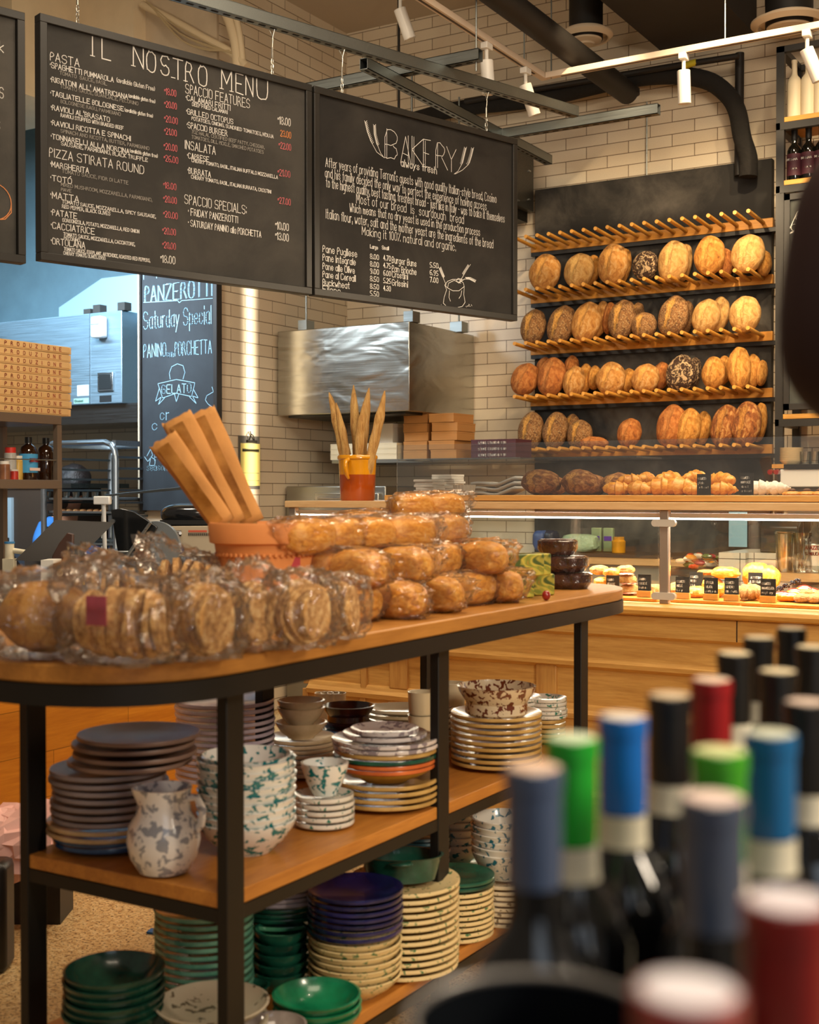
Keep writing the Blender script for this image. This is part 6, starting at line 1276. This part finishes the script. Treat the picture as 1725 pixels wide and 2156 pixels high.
# chocolate cakes and cheese like packs at the far end
CK = NT('dark_cake_wrap'); CK.set(color=CK.ramp(CK.noise(30, 4), [(.4, C('#2a1a16')), (.6, C('#4a3028'))]), rough=.18, coat=.8); CK.bump(CK.noise(40, 3, .6), .8, .01)
for i, (u, dx) in enumerate(((1212, 0), (1205, 0), (1192, 0))):
    z = TZ + .001 + i * .052; p = at(u, 1238, z=TZ); r = (.078, .078, .062)[i]
    o = T('wrapped_cake', 'dark chocolate cake in clear wrap at the far table end, %s' % ('lowest', 'middle', 'topmost')[i], 'cake', (p.x - .02, p.y - .02, z), 0, 'wrapped dark cakes'); MB().lathe([(0, 0), (r * .8, 0), (r, .02), (r, .044), (r * .85, .05), (0, .05)], 40, wob=lambda a, z: .03 * math.sin(a * 18)).build('cake', CK.m, o)
for i, (u, v, w) in enumerate(((1138, 1262, 70), (1172, 1258, 60), (1125, 1262, 50), (1130, 1262, 56))):
    z = TZ + .001 + (.064 if i > 1 else 0); p = at(u, v, z=TZ); L = .105
    n = NT('green_yellow_pack'); n.set(color=n.ramp(n.noise(7, 2, .5, n.map((1, 1, 3)), 1.5), [(.4, C('#4a5a26')), (.48, C('#c9b64a')), (.56, C('#7d8a34')), (.65, C('#d8862a'))], 'LINEAR'), rough=.3)
    o = T('biscuit_pack', 'green and yellow patterned biscuit pack by the dark cakes, %s' % ('lower left', 'lower right', 'upper left', 'upper right')[i], 'pack', (p.x - .07 + .05 * (i > 1), p.y + .03 * (i % 2), z), YAW + .35, 'green biscuit packs'); MB().box(-L / 2, 0, 0, L / 2, .07, .062).build('carton', n.m, o, bev=.004)
p = at(1180, 1255, z=TZ + .02); tag(MB().blob((0, 0, 0), (.012, .012, .014), .05).build('red_pack', plain('#8a1c18', .3, coat=.4), loc=(p.x - .07, p.y + .06, TZ + .0145)), 'small dark red ball between the green packs and the cakes', 'pack')
# pink paper in a black basket on the floor
bx = at(75, 1830, s=3.95); bs_ = T('paper_basket', 'black basket on the floor left of the table', 'basket', (bx.x, bx.y, 0), YAW)
m = MB(); m.box(-.16, -.09, 0, .1, -.08, .17).box(-.16, .05, 0, .1, .06, .17).box(-.16, -.08, 0, -.15, .05, .17).box(.09, -.08, 0, .1, .05, .17).box(-.15, -.08, 0, .09, .05, .01); m.build('basket_walls', plain('#181412', .5), bs_)
def crum(q, d): return q * (1 + .35 * noise.noise(d * 3.1) + .2 * noise.noise(d * 7))
for i, (du, dz, r_) in enumerate(((-.16, .22, .14), (.03, .25, .14), (.13, .17, .11))): tag(MB().blob((0, 0, 0), (r_, r_ * .8, r_ * .75), .0, 3, i, 16, 10, crum).build('crumpled_paper', plain('#ecbcb2', .8, var=.08), loc=at(*((5, 1775), (62, 1770), (120, 1745))[i], s=3.78), flat=True), 'crumpled pink tissue paper in the black basket, %s from the left' % nth(i), 'paper', 'pink tissue paper')
p = at(318, 1945, z=.02); tag(MB().prism([(0, 0), (.04, .02), (.05, -.02), (.01, -.03)], 0, .006).build('blue_scrap', plain('#1f5f9c', .6), loc=(p.x, p.y, .001)), 'blue scrap on the floor left of the sage green plates', 'scrap')
bl_ = at(10, 1820, s=3.45); tag(MB().box(-.16, 0, 0, .0, .1, .30).build('black_bin', plain('#14110f', .4), loc=(bl_.x - .0, bl_.y, 0), rz=YAW, bev=.02), 'black bin cut off by the left edge beside the pink paper', 'bin')
# ------------------------------------------------------------ wine table in the foreground
bt = T('bottle_table', 'dark table carrying the wine bottles in the foreground', 'table', V((0, 0, 0)) + F0 * .9 + R0 * .22, YAW)
MB().prism([(-.23, -.65), (-.20, -.15), (.05, .70), (.27, .70), (.27, -.65)], .82, .8495).build('table_top', BLACKM, bt, bev=.004)
for x, y in ((-.2, -.62), (.21, -.62), (.21, .62), (.08, .62)): MB().box(x, y, 0, x + .04, y + .04, .82).build('leg', BLACKM, bt)
BT = [('grey', 1125, .70, '#41506c', '#e9c8b0', 'slate blue capsule', 'wine bottle with slate blue capsule, leftmost in the foreground'), ('green', 1206, .785, '#1f9a2c', '#d8e8c8', '', 'wine bottle with bright green capsule behind the leftmost slate one'), ('blue', 1313, .86, '#0f62b4', '#e6dccb', '', 'wine bottle with bright blue capsule, left of the black and red ones'),
 ('black', 1412, .95, '#161313', '#d8c09c', '', 'wine bottle with black capsule left of the red capsule'), ('red', 1500, 1.03, '#8a1216', '#e8cdb4', '', 'wine bottle with dark red capsule'), ('green', 1518, .745, '#3f9a20', '#d8dc9c', '', 'wine bottle with green ringed capsule behind the large slate one'),
 ('grey', 1503, .63, '#434e62', '#efd6cc', '', 'wine bottle with slate capsule, largest slate one near the centre right'), ('blue', 1625, .80, '#0f5c90', '#cfd4bc', '', 'wine bottle with petrol blue capsule at the right'), ('black', 1702, .92, '#131110', '#d9c0b0', '', 'wine bottle with black capsule at the right edge'),
 ('black', 1548, 1.20, '#15120f', '#e2d0a8', '', 'tall black capsule bottle at the back, first from the left'), ('black', 1600, 1.33, '#15120f', '#e2d0a8', '', 'black capsule bottle at the back, second from the left'), ('black', 1668, 1.42, '#15120f', '#e2d0a8', '', 'black capsule bottle at the back, third from the left'), ('black', 1712, 1.25, '#15120f', '#e2d0a8', '', 'black capsule bottle at the back near the right edge'), ('black', 1640, 1.08, '#15120f', '#e2d0a8', '', 'black capsule bottle behind the petrol blue one'),
 ('redw', 1662, .47, '#7c1418', '#eae2ea', '', 'near red capsule bottle with top coloured by reflected light at lower right'), ('redw', 1452, .385, '#8c3438', '#eae6ee', '', 'nearest red capsule bottle with top coloured by reflected light at the bottom edge')]
for k, u, s, c1, c2, _, lab in BT:
    p = EP + F0 * s + R0 * ((u - CX) / FPX * s)
    o = wine('wine_bottle', lab, (p.x, p.y, .85), plain(c1, .3 if k != 'grey' else .24, coat=.2 if k != 'grey' else .8), plain('#d8d0bc', .6) if k != 'redw' else plain('#b8a890', .6), '#07080a', .30, 'wine bottles in the foreground', .037, cap2=plain(c2, .5))
    o['group'] = 'wine bottles in the foreground'
    if k != 'grey': MB().lathe([(.0172, .214), (.0164, .218), (.0162, .2345)], 24).build('neck_band', plain('#c9c2ac', .6), o)
p = EP + F0 * .48 + R0 * ((1130 - CX) / FPX * .48); wc = T('wine_cooler', 'round dark wine cooler with pale metal rim in the foreground', 'wine cooler', (p.x, p.y, .85), 0)
MB().lathe([(0, 0), (.042, 0), (.048, .250), (.0462, .250), (.04, .01), (0, .01)], 48).build('cooler_body', plain('#0f1216', .25), wc); MB().tube([(.0475 * math.cos(a), .0475 * math.sin(a), .251) for a in [2 * PI * k / 48 for k in range(48)]], .0019, 10, True).build('rim', plain('#8a8784', .4, .6), wc)
# person at the right edge with a raised forearm
s = 1.2
def Q(u, v, s=1.2): return at(u, v, s=s)
pv = EP + F0 * 1.3 + R0 * .72; Z = lambda p, z: V((p.x, p.y, z))
el = Q(1748, 775); J = dict(pelvis=Z(pv, .93), chest=Z(pv, 1.27), neck=Z(pv, 1.47), head=Z(pv - F0 * .02, 1.58), crown=Z(pv - F0 * .01, 1.68), sl=Z(pv - R0 * .17, 1.40), el=el, wl=Q(1812, 300), sr=Z(pv + R0 * .17, 1.40), er=Z(pv + R0 * .24, 1.12), wr=Z(pv + R0 * .2 - F0 * .1, .88),
 hl=Z(pv - R0 * .09, .86), kl=Z(pv - R0 * .1, .48), al=Z(pv - R0 * .1 + F0 * .02, .08), tl=Z(pv - R0 * .1 - F0 * .13, .04), hr=Z(pv + R0 * .09, .86), kr=Z(pv + R0 * .1, .48), ar=Z(pv + R0 * .1 + F0 * .02, .08), tr=Z(pv + R0 * .1 - F0 * .13, .04))
person('person in a dark maroon jacket at the right edge with one forearm raised', J, plain('#2c1412', .85, var=.2), plain('#17181c', .8), plain('#20150f', .5, var=.2), F0 * .02 + V((0, 0, .0)))
